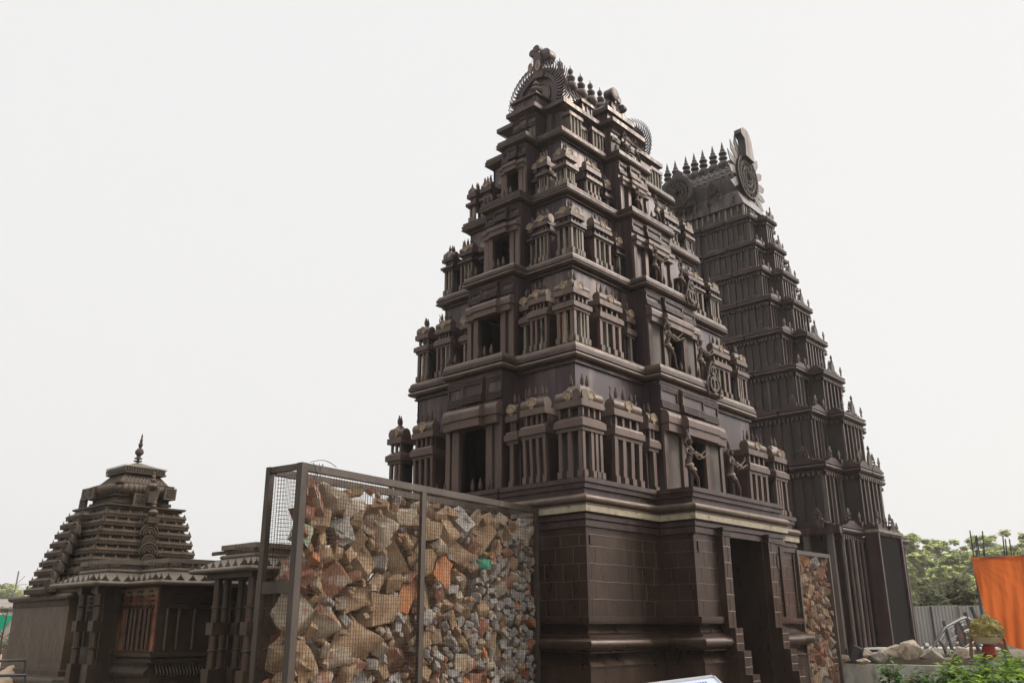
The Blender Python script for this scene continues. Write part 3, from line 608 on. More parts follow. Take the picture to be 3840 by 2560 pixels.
# --- top storey and roof of the great tower
def top_storey():
    a, l = LV[4], LV[5]; z0, z1 = a['z'], l['z']
    ins = .16; x0, y0 = l['x'] + ins, l['y'] + ins; X1, Y1 = 2 * CX - x0, 2 * CY - y0
    bx, by = l['bx'] - .1, l['by'] - .08; yb = l['y'] - l['p'] + .14; xb = l['x'] - l['q'] + .12
    b = MB(L); b.box(x0, X1, y0, Y1, z0, z1 - .12); b.box(CX - bx, CX + bx, yb, y0 + .1, z0, z1 - .12); b.box(xb, x0 + .1, CY - by, CY + by, z0, z1 - .12)
    b.build('storey_wall', 'iron_wall', TW, smooth=False)
    MB(L).sweep(plan(l), [(-.14, z1 - .2), (-.02, z1 - .13), (-.02, z1 - .11), (.03, z1 - .108), (.03, z1), (-.4, z1)], cap_top=True).build('roof_slab', 'iron', TW)
    # pilaster and small boxes against the walls
    b = MB(L); b.box(x0 - .08, x0 - .0, y0 + .3, y0 + .4, z0 + .01, z1 - .2); b.build('pilaster', 'post', TW, smooth=False)
    for (u0, u1, zt, dd) in ((x0 + .0, x0 + .42, z0 + .52, .20), (x0 + .47, x0 + .72, z0 + .36, .15), (x0 + .78, x0 + 1.2, z0 + .42, .26), (X1 - .45, X1, z0 + .5, .2), (X1 - 1.0, X1 - .6, z0 + .4, .24)):
        b = MB(L); b.box(u0, u1, y0 - dd, y0 - .002, z0 + .003, zt); b.box(u0 - .05, u1 + .05, y0 - dd - .05, y0 - .001, zt + .001, zt + .09)
        P = b.build('pavilion', 'iron', TW, smooth=False)
        b = MB(L)
        for i in range(4): u = u0 + (u1 - u0 - .035) * i / 3; b.box(u, u + .035, y0 - dd - .03, y0 - dd - .002, z0 + .004, zt)
        each(b, 'pillar', 'pale', P, TW)
    # bay dressings
    for side in (0, 1):
        T = (lambda p: L((CX + p[0], yb - p[1], p[2]))) if side == 0 else (lambda p: L((xb - p[1], CY + p[0], p[2])))
        H = bx if side == 0 else by; b = MB(T)
        for (ua, ub, dd) in ((-H, -H * .35, 0), (-H * .3, H * .3, .05), (H * .35, H, 0)):
            if dd: b.box(ua, ub, .001, dd, z0 + .38, z1 - .2)
            for j in range(3): z = z0 + .40 + .04 * j; b.box(ua, ub, dd + .002, dd + .04, z, z + .02)
            for j in range(2): z = z1 - .24 - .04 * j; b.box(ua, ub, dd + .002, dd + .035, z, z + .02)
        b.build('frieze_panel', 'iron', TW, smooth=False)
        MB(T).box(-H * .45, H * .45, .001, .01, z0 + .02, z0 + .33).build('window_shade_plate', 'shade_black', TW, smooth=False)  # flat near-black plate on the wall, painted shade of a window
        for sg in (-1, 1): 
            q = sorted((sg * H * .5, sg * H * .68)); MB(T).box(q[0], q[1], .001, .035, z0 + .004, z0 + .34).build('window_jamb', 'pale', TW, smooth=False)
        # block above the slab
        y_ = (yb + .06, y0 + .35) if side == 0 else None
    b = MB(L); b.box(xb + .02, x0 + .22, CY - .36, CY + .36, z1 + .003, z1 + .3); b.box(xb - .04, x0 + .25, CY - .42, CY + .42, z1 + .302, z1 + .36)
    for y in (CY - .34, CY, CY + .3): b.box(xb - .005, xb + .02, y, y + .05, z1 + .02, z1 + .3)
    b.build('roof_block', 'iron', TW, smooth=False)
    b = MB(L); b.lathe((xb + .12, CY - .28, z1 + .362), [(.04, 0), (.15, .05), (.17, .11), (.12, .17), (.05, .19), (.075, .24), (.085, .29), (.05, .35), (.02, .37), (.012, .44)], 16)
    b.build('pot_finial', 'rust', TW)
    b = MB(L); b.box(CX - .5, CX + .5, yb + .12, y0 + .2, z1 + .003, z1 + .34); b.box(CX - .58, CX + .58, yb + .04, y0 + .25, z1 + .342, z1 + .46)
    b.build('roof_block', 'iron', TW, smooth=False)
    b = MB(L); b.box(x0 + .62, x0 + 1.02, y0 - .1, y0 + .2, z1 + .003, z1 + .28); b.box(x0 + .56, x0 + 1.08, y0 - .16, y0 + .22, z1 + .282, z1 + .35)
    for x in (x0 + .62, x0 + .8, x0 + .98): b.box(x, x + .04, y0 - .125, y0 - .1, z1 + .01, z1 + .28)
    P = b.build('roof_block', 'iron', TW, smooth=False)
    add_gear(lambda p: L((p[0], y0 + .02 - p[1], p[2])), x0 + .9, 0, z1 + .43, .14, P)
    # barrel vault
    XA, XB = 2.50, 2 * CX - 2.50; zc = 14.02
    sec = [(-.56, z1 + .01), (-.60, z1 + .15)] + [(-.58 * cos(a) * abs(cos(a)) ** .35, zc - .1 + .80 * sin(a)) for a in [pi * i / 20 for i in range(21)]] + [(.60, z1 + .15), (.56, z1 + .01)]
    b = MB(lambda p: L((p[0], CY + p[1], p[2]))); b.prof(sec, XA, XB); b.build('barrel_vault', 'iron_wall', TW)
    b = MB(lambda p: L((p[0], CY + p[1], p[2])))
    x = XA + .05
    while x < XB - .6:
        for dr in (1, -1):
            pts = []
            for i in range(13):
                t = i / 12; a = pi * (.02 + .46 * t); pts.append((x + (.55 * t if dr > 0 else .55 * (1 - t)), -.59 * cos(a) * abs(cos(a)) ** .35, zc - .1 + .812 * sin(a)))
            b.tube(pts, .012, 5)
        x += .16
    b.build('lattice', 'iron', TW)
    MB(lambda p: L((p[0], CY + p[1], p[2]))).box(XA, XB, -.07, .07, zc + .66, zc + .80).build('ridge_beam', 'iron', TW)
    fin = [(.03, 0), (.12, .01), (.175, .08), (.19, .17), (.15, .25), (.07, .30), (.075, .32), (.115, .37), (.125, .43), (.075, .50), (.045, .53), (.052, .56), (.078, .61), (.07, .67), (.03, .72), (.014, .75), (.006, .82)]
    for i in range(5):
        b = MB(L); b.lathe((CX - .87 + .435 * i, CY, zc + .80), fin, 18); b.build('kalash_finial', 'iron', TW)
    # gables
    def flame_ring(T, r0, r1, n, name, a0, a1, parent, w=.02):
        b = MB(T)
        for i in range(n):
            a = R(a0 + (a1 - a0) * i / (n - 1)); sg = 1 if cos(a) > 0 else -1
            pts = []
            for j in range(6):
                t = j / 5; rr = r0 + (r1 - r0) * (t ** .9); aa = a + sg * (-.42 * t + .80 * t * t * t) * .62
                pts.append((rr * cos(aa), .02 + .05 * sin(pi * t), rr * sin(aa)))
            b.tube(pts, [w * q for q in (1.2, 1.5, 1.2, .8, .5, .35)], 5)
            e = pts[-1]; b.lathe((e[0], e[1], e[2] - .006), [(.004, -.01), (.013, 0), (.004, .012)], 5)
        return b.build(name, 'iron', parent)
    def horse(ro, ri, z0_, zc_=0, n=28):
        o = [(ro * cos(a), ro * sin(a)) for a in [R(-50 + 280 * i / n) for i in range(n + 1)]]
        return o
    def gable(xf, sg, full=True):
        T = lambda p: L((xf - sg * p[1], CY - sg * p[0], zc - .02 + p[2]))
        b = MB(T); o = horse(.62, 0, 0); b.slabpoly([(.44, -.66)] + o + [(-.44, -.66)], -.12, .02)
        G = b.build('gable_arch', 'iron_wall', TW)
        def band(r, w_, d0, d1, nm, m):
            k = [R(-48 + 276 * i / 30) for i in range(31)]
            b = MB(T); b.slabpoly([(r * cos(a), r * sin(a)) for a in k] + [((r - w_) * cos(a), (r - w_) * sin(a)) for a in reversed(k)], d0, d1); return b.build(nm, m, G)
        band(.635, .10, .021, .085, 'arch_band', 'iron'); band(.40, .055, .021, .05, 'toothed_band', 'rust')
        MB(T).slabpoly([(.34 * cos(a), .34 * sin(a)) for a in [2 * pi * i / 24 for i in range(24)]] + [], .021, .03).build('gable_panel', 'post', G)
        flame_ring(T, .52, 1.0, 42, 'flame_ring', -48, 228, G, .030)
        flame_ring(T, .60, .80, 40, 'flame_ring', -40, 220, G, .032)
        # crest of drums and plates
        T2 = lambda p: T((p[0], p[1], p[2] + .55))
        b = MB(T2); b.slabpoly([(-.10, 0), (.22, -.08), (.24, .02), (.15, .18), (.17, .5), (.12, .72), (-.06, .72), (-.08, .3)], -.03, .12)
        Cc = b.build('crest', 'iron', G)
        for (u, z, r, dd, ln) in ((-.13, .78, .10, .02, .16), (-.02, .86, .11, -.02, .2), (.2, .60, .19, -.10, .26)):
            b = MB(T2); b.lathe((u, dd, z), [(r * .9, -ln / 2), (r, -ln / 2 + .01), (r, ln / 2 - .01), (r * .9, ln / 2)], 20, 1); b.build('drum', 'iron', Cc)
        for (u, z, r) in ((.08, .30, .15), (-.16, .34, .13)):
            o = [(r * .55 * cos(a), r * sin(a)) for a in [2 * pi * i / 16 for i in range(16)]]
            hs = [[(.0 * r + r * .12 * cos(2 * pi * k / 6), q * r + r * .12 * sin(2 * pi * k / 6)) for k in range(6)] for q in (-.5, 0, .5)]
            b = MB(lambda p: T2((p[0] + u, p[1], p[2] + z))); b.slabpoly(o, .122, .14, hs); b.build('holed_plate', 'gear', Cc, smooth=False)
        MB(T2).tube([(-.12, .05, .70), (-.2, .06, .47)], .005, 4).build('wire_stay', 'iron', Cc)
    gable(2.42, 1); gable(2 * CX - 2.42, -1)
    # dormer over the middle bay
    T = lambda p: L((CX + .02 + p[0], 1.96 - p[1], 14.02 + p[2]))
    b = MB(T); b.slabpoly([(.2, -.5)] + [(.26 * cos(a), .26 * sin(a)) for a in [R(-40 + 260 * i / 20) for i in range(21)]] + [(-.2, -.5)], -.5, 0)
    G = b.build('dormer', 'iron', TW)
    flame_ring(T, .22, .40, 40, 'flame_ring', -45, 225, G, .013)
    k = [R(-40 + 260 * i / 20) for i in range(21)]
    MB(T).slabpoly([(.17 * cos(a), .17 * sin(a)) for a in k] + [(.13 * cos(a), .13 * sin(a)) for a in reversed(k)], .001, .04).build('arch_band', 'pale', G)
    T2 = lambda p: T((p[0], p[1], p[2] + .2))
    Cc = MB(T2).slabpoly([(-.08, -.05), (.12, -.12), (.1, .2), (.08, .32), (-.05, .32), (-.06, .1)], -.02, .1).build('crest', 'iron', G)
    for (u, z, r, dd, ln) in ((-.02, .30, .17, .06, .26), (.16, .20, .1, .16, .06)):
        MB(T2).lathe((u, dd, z), [(r * .9, -ln / 2), (r, -ln / 2 + .01), (r, ln / 2 - .01), (r * .9, ln / 2)], 20, 1).build('drum', 'iron', Cc)
top_storey()

# --- dancing figures welded up from scrap on the front ledges
def dancer(x, y, z, h, flip, rot=0):
    s = h / 1.5; f = -1 if flip else 1
    def T(p):
        a = rot; X, Y = p[0] * f, -p[1]
        return L((x + s * (X * cos(a) - Y * sin(a)), y + s * (X * sin(a) + Y * cos(a)), z + s * p[2]))
    b = MB(T)
    b.tube([(-.02, 0, 0), (-.03, .03, .12), (0, .02, .36), (-.03, 0, .66)], [.03, .028, .042, .062], 8)          # standing leg
    b.tube([(-.08, 0, .01), (.06, .1, .0)], [.03, .02], 6)
    b.tube([(.0, 0, .66), (-.10, .12, .52), (.04, .14, .36), (.16, .1, .12), (.2, .12, .04)], [.07, .06, .045, .03, .022], 8)   # bent leg
    b.tube([(-.03, 0, .62), (-.05, 0, .75), (.0, .02, .86), (.02, .03, .98), (.0, .02, 1.06)], [.085, .07, .06, .085, .05], 10)   # torso
    b.tube([(0, .02, 1.05), (.0, .03, 1.1), (.0, .04, 1.16), (0, .03, 1.24)], [.03, .04, .062, .045], 9)             # head
    b.tube([(0, .02, 1.22), (-.01, .0, 1.34), (-.02, -.02, 1.46)], [.06, .045, .012], 8)                               # tall crown
    for (sx, pts) in ((1, [(.05, .03, 1.0), (.16, .08, .86), (.27, .14, .90), (.42, .18, 1.02), (.46, .19, 1.12)]), (1, [(.05, .03, .99), (.2, .1, .80), (.32, .16, .84), (.44, .2, .92), (.54, .2, .94)]),
                      (1, [(-.05, .03, 1.0), (-.2, .06, .98), (-.27, .1, .88), (-.18, .16, .84)]), (1, [(-.05, .0, 1.02), (-.18, .02, 1.12), (-.12, .04, 1.24)])):
        b.tube(pts, [.032, .027, .024, .018, .012][:len(pts)], 7)
    o = b.build('dancer_figure', 'rust', TW)
    b = MB(T)
    b.lathe((-.02, 0, .66), [(.07, -.05), (.1, -.02), (.1, .02), (.07, .05)], 12)
    for a in range(7): b.tube([(-.06 + .03 * a, .06, .62), (-.07 + .03 * a, .1, .55)], .012, 4)
    b.lathe((0, .02, 1.05), [(.04, -.02), (.06, 0), (.04, .02)], 10); b.lathe((0, .02, 1.22), [(.05, -.015), (.1, 0), (.05, .015)], 10)
    for k in range(5): b.lathe((.05 + .05 * k, .14 + .01 * k, .93 - .02 * k), [(.012, -.03), (.022, 0), (.012, .03)], 6)
    each(b, 'ornament', 'gear', o, TW, smooth=True)
    return o
def medallion(x, y, z, s):
    T = lambda p: L((x + s * p[0], y - s * p[1], z + s * p[2]))
    b = MB(T)
    for (cz, r) in ((0, .19), (.33, .12)):
        b.slabpoly(circ(0, cz, r, 18), 0, .05, [[(q * r * .42 + r * .33 * cos(t), cz + r * .33 * sin(t) * 1.9) for t in [2 * pi * i / 10 for i in range(10)]] for q in (-1, 1)])
    for sg in (-1, 1): b.tube([(sg * .24, .02, -.3), (sg * .32, .02, -.05), (sg * .25, .02, .12), (sg * .19, .02, .22), (sg * .12, .02, .42), (0, .02, .56)], .022, 6); b.tube([(sg * .2, .02, -.1), (sg * .29, .03, .08), (sg * .15, .03, .2)], .015, 5)
    b.build('medallion', 'crest', TW)
dancer(3.50, -.02, 4.09, 1.40, False); dancer(5.22, -.02, 4.09, 1.42, False, .12)
dancer(3.55, .33, 6.79, 1.22, False); dancer(4.95, .36, 6.82, 1.15, False)
dancer(3.70, .62, 8.88, .98, False); dancer(4.80, .62, 8.9, .98, False)
dancer(3.78, 1.04, 10.75, .80, False); dancer(4.60, 1.05, 10.76, .84, False); dancer(3.92, 1.40, 12.47, .72, False); dancer(4.40, 1.40, 12.47, .70, False)
medallion(5.02, .14, 6.72, .95); medallion(4.92, .46, 8.86, .80)

# ------------------------------------------------------------------ second tower
BX, BY = 14.81, 5.65; ZG = .90
TB = empty('temple_tower', (BX, BY, ZG))
tag(TB, 'grey brown temple tower with fluted walls and spire finials standing behind the brown tower', 'temple tower')
LB = local(TB)
BL = [dict(x=12.20, y=.47, z=4.05, bx=.93, by=1.7, p=.36, q=.0), dict(x=12.49, y=.84, z=5.90, bx=.93, by=1.6, p=.46, q=.10), dict(x=12.71, y=1.15, z=7.60, bx=.86, by=1.5, p=.46, q=.10),
      dict(x=12.94, y=1.58, z=9.05, bx=.84, by=1.35, p=.42, q=.10), dict(x=13.12, y=1.96, z=10.38, bx=.80, by=1.2, p=.40, q=.10), dict(x=13.28, y=2.30, z=11.62, bx=.72, by=1.1, p=.40, q=.09),
      dict(x=13.42, y=2.56, z=12.76, bx=.60, by=1.0, p=.36, q=.09), dict(x=13.60, y=2.78, z=13.83, bx=.44, by=.9, p=.32, q=.08), dict(x=13.85, y=3.0, z=14.98, bx=.36, by=.8, p=.34, q=.08)]
def planb(l):
    x0, y0, x1, y1 = l['x'], l['y'], 2 * BX - l['x'], 2 * BY - l['y']
    bx, by, p, q = l['bx'], l['by'], l['p'], l['q']
    P = [(x0, y0), (BX - bx, y0), (BX - bx, y0 - p), (BX + bx, y0 - p), (BX + bx, y0), (x1, y0), (x1, y1), (x0, y1)]
    if q: P += [(x0, BY + by), (x0 - q, BY + by), (x0 - q, BY - by), (x0, BY - by)]
    return P
def crest_plate(T, u, d, z, w_, h, parent, style=0):
    if style == 0:
        o = [(-.5, 0), (.5, 0), (.42, .22), (.5, .3), (.34, .42), (.36, .62), (.2, .72), (.12, .92), (0, 1), (-.12, .92), (-.2, .72), (-.36, .62), (-.34, .42), (-.5, .3), (-.42, .22)]
        hs = [[(x + .09 * cos(2 * pi * k / 7), zz + .1 * sin(2 * pi * k / 7)) for k in range(7)] for x, zz in ((-.17, .25), (.17, .25), (0, .5), (-.14, .66), (.14, .66))]
    else:
        o = [(-.2, 0), (.2, 0), (.2, .4), (.5, .45), (0, 1), (-.5, .45), (-.2, .4)]; hs = [[(.13 * cos(2 * pi * k / 7), .52 + .1 * sin(2 * pi * k / 7)) for k in range(7)]]
    b = MB(lambda p: T((u + p[0] * w_, p[1], z + p[2] * h))); b.slabpoly(o, d - .01, d + .02, hs)
    return b.build('crest_plate', 'crest', parent, smooth=False)
def bt_storey(i):
    """from the ledge of level i-1 up to the cornice of level i"""
    l = BL[i]; zb = ZG if i == 0 else BL[i - 1]['z'] + .30; z1 = l['z']
    ins = .12; s = 1.0 if i < 2 else max(.62, 1 - .05 * i)
    lp = dict(l); b = MB(LB)
    b.sweep(planb(l), [(-ins, zb), (-ins, z1)], cap_top=True); b.build('storey_wall', 'grey_iron', TB, smooth=False)
    MB(LB).sweep(planb(l), [(-ins, z1 - .07 * s), (-.05, z1 - .065 * s), (-.05, z1 - .01)]).build('moulding', 'iron', TB)
    pts = planb(l)
    # faces: front (y=const) wings and bay, left (x=const)
    segs = [('y', l['y'], l['x'], BX - l['bx'], 0), ('y', l['y'], BX + l['bx'], 2 * BX - l['x'], 0), ('y', l['y'] - l['p'], BX - l['bx'], BX + l['bx'], 1),
            ('x', l['x'], l['y'], BY - l['by'], 0), ('x', l['x'] - l['q'], BY - l['by'], BY + l['by'], 0), ('x', l['x'], BY + l['by'], 2 * BY - l['y'], 0), ('s', BX - l['bx'], l['y'] - l['p'], l['y'], 0)]
    den = MB(); pil = MB(); pil2 = MB(); rl = MB(); lid = MB()
    rg = random.Random(i * 7 + 1)
    for (ax, c, u0, u1, bay) in segs:
        if ax == 'y': T = lambda p, c=c: LB((p[0], c - p[1], p[2]))
        elif ax == 'x': T = lambda p, c=c: LB((c - p[1], p[0], p[2]))
        else: T = lambda p, c=c: LB((c - p[1], p[0], p[2]))
        for q in (den, pil, pil2, rl, lid): q.T = T
        n = max(2, int((u1 - u0) / (.15 * s)))
        for k in range(n):
            u = u0 + .02 + (u1 - u0 - .1) * k / (n - 1); den.box(u, u + .07 * s, -ins + .001, -.02, z1 - .17 * s, z1 - .071 * s)
        if ax != 's' and not (i == 0 and bay):
            m_ = max(2, int(round((u1 - u0) / (.36 * (s if i else 1)))))
            for k in range(m_ + 1):
                u = u0 + .10 + (u1 - u0 - .26) * k / m_; wdt = .07 * s; tgt = pil2 if rg.random() < (.30 if ax == 'y' or i > 6 else .10) else pil
                tgt.box(u, u + wdt, -ins + .001, -ins + .06, zb + .002, z1 - .17 * s)
        # rolls with gaps
        seg = (u1 - u0); m_ = max(1, int(round(seg / 1.15)))
        for k in range(m_):
            ua = u0 + seg * k / m_ + (.03 if k else -.02); ub = u0 + seg * (k + 1) / m_ - (.03 if k < m_ - 1 else -.02)
            rl.prof([(-.1, z1)] + [(-.03 + .09 * cos(R(a)), z1 + .075 * s + .075 * s * sin(R(a))) for a in range(-90, 91, 30)] + [(-.1, z1 + .15 * s)], ua, ub)
            rl.box(ua, ub, -.2, .055, z1 + .152 * s, z1 + .21 * s)
            # stepped base below a crest
            uc = (ua + ub) / 2 + (.12 * s if ax == 'x' else 0); w_ = min(.5 * s, (ub - ua) * .42)
            lid.box(uc - w_, uc + w_, -.16, .03, z1 + .212 * s, z1 + .27 * s); lid.box(uc - w_ * .66, uc + w_ * .66, -.15, .02, z1 + .272 * s, z1 + .33 * s); lid.box(uc - w_ * .4, uc + w_ * .4, -.14, .015, z1 + .332 * s, z1 + .38 * s)
            if ax != 's' and c < 14 and i < 9: crest_plate(T, uc, -.08, z1 + .382 * s, .34 * s, .36 * s, TB)
        rl.box(u0 + .02, u1 - .02, -.22, -.11, z1 + .0, z1 + .20 * s)
        if ax == 'y' and not bay:
            ue = u1 - .14 if u0 < BX else u0 + .14
            lid.box(ue - .08 * s, ue + .08 * s, -.1, .04, z1 + .212 * s, z1 + .40 * s); crest_plate(T, ue, -.04, z1 + .402 * s, .17 * s, .30 * s, TB, 1)
        if ax == 'y' and bay and i > 0:
            for ue in (u0 + .12, u1 - .12): crest_plate(T, ue, -.02, z1 + .3 * s, .2 * s, .36 * s, TB, 1)
            b = MB(T); b.slabpoly([(BX - .16 * s, z1 + .22 * s), (BX + .16 * s, z1 + .22 * s), (BX + .14 * s, z1 + .5 * s), (BX, z1 + .75 * s), (BX - .14 * s, z1 + .5 * s)], -.03, .03); b.lathe((BX, 0, z1 + .74 * s), [(.01, 0), (.045 * s, .06), (.04 * s, .1), (.01, .17)], 7); b.build('crest_shrine', 'crest', TB)
        if ax == 'x' and i > 0:
            rl.tube([(u0 + .1, -.02, z1 + .25 * s), (u1 - .1, -.02, z1 + .25 * s)], .035 * s, 8)
    each(den, 'dentil', 'post', TB, TB); each(pil, 'flute_strip', 'iron', TB, TB); each(pil2, 'pale_strip', 'grey_pale', TB, TB)
    each(rl, 'cornice_roll', 'iron', TB, TB, smooth=True); each(lid, 'crest_step', 'iron', TB, TB)
for i in range(len(BL)): bt_storey(i)
def bt_details():
    T = lambda p: LB((12.08 - p[1] + .0, p[0], p[2]))
    b = MB(T); b.box(.40, 10.9, .0, .16, 4.02, 4.2); b.build('beam', 'iron', TB, smooth=False)
    for u in (.62, 1.30, 1.9, 2.5, 3.1): MB(T).hexa([(u, .17, ZG), (u + .2, .17, ZG), (u + .2, .02, ZG), (u, .02, ZG), (u + .02, .13, 4.02), (u + .17, .13, 4.02), (u + .17, .02, 4.02), (u + .02, .02, 4.02)]).build('column', 'grey_pale', TB, smooth=False)
    T = lambda p: LB((p[0], .47 - p[1], p[2]))
    for u in (12.25, 12.62, 12.95, 13.28, 13.6): MB(T).tube([(u, -.02, ZG), (u, -.02, 3.9)], .055, 8).build('round_column', 'grey_pale' if u in (12.25, 12.95) else 'iron', TB)
    T = lambda p: LB((p[0], .11 - p[1], p[2]))
    # tall doorway of the bay, its shade painted as a near-black sheet
    b = MB(T); b.box(13.80, 13.90, -.3, .06, ZG, 4.15); b.build('door_jamb', 'iron', TB, smooth=False)
    b = MB(T); b.box(15.62, 15.74, -.3, .06, ZG, 4.15); b.build('door_jamb', 'iron', TB, smooth=False)
    MB(T).box(13.90, 15.62, -.05, .0, ZG, 4.1).build('doorway_shade_panel', 'shade_black', TB, smooth=False)
    MB(T).box(13.78, 15.76, -.3, .10, 4.15, 4.23).build('door_lintel', 'pale', TB, smooth=False)
    for k, u in enumerate((13.95, 14.5, 15.2, 15.5)): crest_plate(T, u, .02, 4.24, .22 + .14 * (k == 1), .3 + .2 * (k == 1), TB, 1 if k != 1 else 0)
    crest_plate(lambda p: LB((12.1 - p[1], p[0], p[2])), .95, .1, 4.21, .42, .26, TB, 1)
    # roof: flat skirt, vault, finials
    z0 = BL[-1]['z'] + .2; x0, x1 = 13.95, 2 * BX - 13.95; y0, y1 = 3.2, 2 * BY - 3.2
    b = MB(LB); b.box(x0 + .1, x1 - .1, y0 + .1, y1 - .1, z0, z0 + .45); b.build('roof_base', 'grey_iron', TB, smooth=False)
    b = MB(LB)
    k = 0; y = y0 + .02
    while y < y1: b.box(x0 + .04, x0 + .1, y, y + .055, z0 - .0, z0 + .45); y += .23
    x = x0 + .05
    while x < x1: b.box(x, x + .05, y0 + .04, y0 + .1, z0, z0 + .45); x += .2
    each(b, 'roof_strip', 'pale', TB, TB)
    zk = z0 + .46
    b = MB(LB); b.hexa([(x0 - .02, y0 - .02, zk), (x1 + .02, y0 - .02, zk), (x1 + .02, y1 + .02, zk), (x0 - .02, y1 + .02, zk), (x0 + .12, y0 + .25, zk + .62), (x1 - .12, y0 + .25, zk + .62), (x1 - .12, y1 - .25, zk + .62), (x0 + .12, y1 - .25, zk + .62)])
    b.build('roof_skirt', 'iron_wall', TB, smooth=False)
    zc = zk + .95
    sec = [(-.72, zk + .58)] + [(-.78 * cos(pi * i / 16), zc + .95 * sin(pi * i / 16) ** .8) for i in range(17)] + [(.72, zk + .58)]
    TV = lambda p: LB((BX + p[1], p[0], p[2]))
    MB(TV).prof(sec, y0 + .3, y1 - .3).build('barrel_vault', 'grey_iron', TB)
    b = MB(TV); y = y0 + .4
    while y < y1 - .8:
        for d in (0, 1):
            b.tube([(y + .5 * (t if d else 1 - t), -.785 * cos(pi * (.03 + .42 * t)), zc + .955 * sin(pi * (.03 + .42 * t)) ** .8) for t in [j / 8 for j in range(9)]], .026, 4)
        for t in (.15, .35, .55, .75):
            q = pi * (.03 + .42 * t); yy = y + .12 * (t * 4 % 2); b.lathe((yy, -.79 * cos(q), zc + .96 * sin(q) ** .8), [(.01, -.03), (.06, 0), (.04, .05), (.01, .07)], 6)
        y += .24
    b.build('lattice', 'iron', TB)
    MB(TV).box(y0 + .35, y1 - .35, -.14, .14, zc + .9, 17.9).build('ridge_beam', 'grey_iron', TB, smooth=False)
    fp = [(.02, 0), (.17, .02), (.22, .12), (.2, .25), (.09, .36), (.13, .40), (.165, .46), (.13, .53), (.08, .555), (.13, .6), (.155, .66), (.12, .72), (.07, .745), (.095, .79), (.08, .84), (.06, .86), (.055, .93), (.006, 1.16)]
    for y in (4.24, 4.64, 5.06, 5.43, 5.79, 6.26, 6.62, 7.05):
        MB(LB).lathe((BX, y, 17.68), fp, 14).build('spire_finial', 'grey_iron', TB)
    # big medallion gable towards the viewer's right
    def medal(T, r, parent, leaves, rz=1.12):
        o = [(r * cos(2 * pi * i / 28), r * rz * sin(2 * pi * i / 28)) for i in range(28)]
        D = MB(T).slabpoly(o, -.06, 0).build('medallion', 'shade_black', parent)
        b = MB(T)
        for rr, th in ((1.0, .03), (.72, .02), (.45, .02)):
            b.tube([(r * rr * cos(2 * pi * i / 28), .03, r * rr * rz * sin(2 * pi * i / 28)) for i in range(29)], th * r / .8, 5, False)
        for rr, n, q in ((.86, 18, .10), (.585, 13, .10), (.3, 8, .09)):
            for i in range(n):
                a = 2 * pi * i / n; cx_, cz_ = r * rr * cos(a), r * rr * rz * sin(a)
                b.tube([(cx_ + q * r * cos(t), .035, cz_ + q * 1.3 * r * sin(t)) for t in [2 * pi * j / 8 for j in range(9)]], .016 * r / .8, 4, False)
                if i % 2: b.lathe((cx_, .03, cz_), [(.01, -.01), (q * r * .5, 0), (.01, .03)], 6, 1)
        b.build('scroll_work', 'crest', D)
        return D
    T = lambda p: LB((BX + .0 + p[0], y0 + .16 - p[1], zc + .45 + p[2]))
    D = medal(T, .74, TB, True)
    b = MB(T)
    for i in range(8):
        a = R(-50 + 280 * i / 7 * 1.0); 
    b = None
    for a in (-38, -20, -2, 18, 38, 58, 122, 142, 162, 182, 205):
        a = R(a); c_, s_ = cos(a), sin(a); r1, r2 = .66, 1.48
        up = .35
        P = lambda rr, w_: (rr * c_ * .92 - w_ * s_, rr * s_ * 1.1 + w_ * c_ )
        sg = 1 if c_ > 0 else -1
        pl = [P(r1, -.12), P(r1 + .26, -.17), P(r2 - .12, -.10), P(r2 + .04, .12 * sg), P(r2 - .2, .17), P(r1 + .12, .13)]
        MB(T).slabpoly(pl, -.06 + .0, -.03).build('flame_leaf', 'grey_iron', D, smooth=False)
    for (pl, d0, d1) in (([(-.30, .72), (.34, .66), (.30, 1.0), (.22, 1.5), (.10, 1.72), (-.12, 1.84), (-.36, 1.82), (-.52, 1.70), (-.54, 1.56), (-.44, 1.46), (-.3, 1.42), (-.26, 1.1)], -.10, .18),):
        MB(T).slabpoly(pl, d0, d1).build('crest_hood', 'grey_iron', D)
    # middle medallions on the broad side
    Tm = lambda p: LB((13.72 - p[1], 5.62 - p[0] * 1, 16.75 + p[2])); D2 = medal(Tm, .50, TB, False)
    b = MB(Tm)
    o = [(.62 * cos(a), .62 * 1.15 * sin(a)) for a in [R(-35 + 250 * i / 24) for i in range(25)]]; q = [(.54 * cos(a), .54 * 1.12 * sin(a)) for a in [R(215 - 250 * i / 24) for i in range(25)]]
    b.slabpoly(o + q, -.08, .06); b.build('medallion_frame', 'grey_iron', D2)
    b = MB(Tm); b.slabpoly([(-.3, .5), (.3, .5), (.2, .85), (0, 1.0), (-.2, .85)], -.4, -.06); b.slabpoly([(-.5, -.6), (.5, -.6), (.5, 0), (-.5, 0)], -.6, -.07); b.build('dormer_body', 'grey_iron', D2)
    Tk = lambda p: LB((13.86 - p[1], 4.32 - p[0], 16.5 + p[2])); D3 = medal(Tk, .2, TB, False)
    b = MB(Tk)
    for i in range(15): a = R(-60 + 300 * i / 14); b.tube([(.30 * cos(a) + .04 * cos(t), .02, .42 * sin(a) + .04 * sin(t)) for t in [2 * pi * j / 7 for j in range(8)]], .014, 4, False)
    b.build('ring_garland', 'crest', D3)
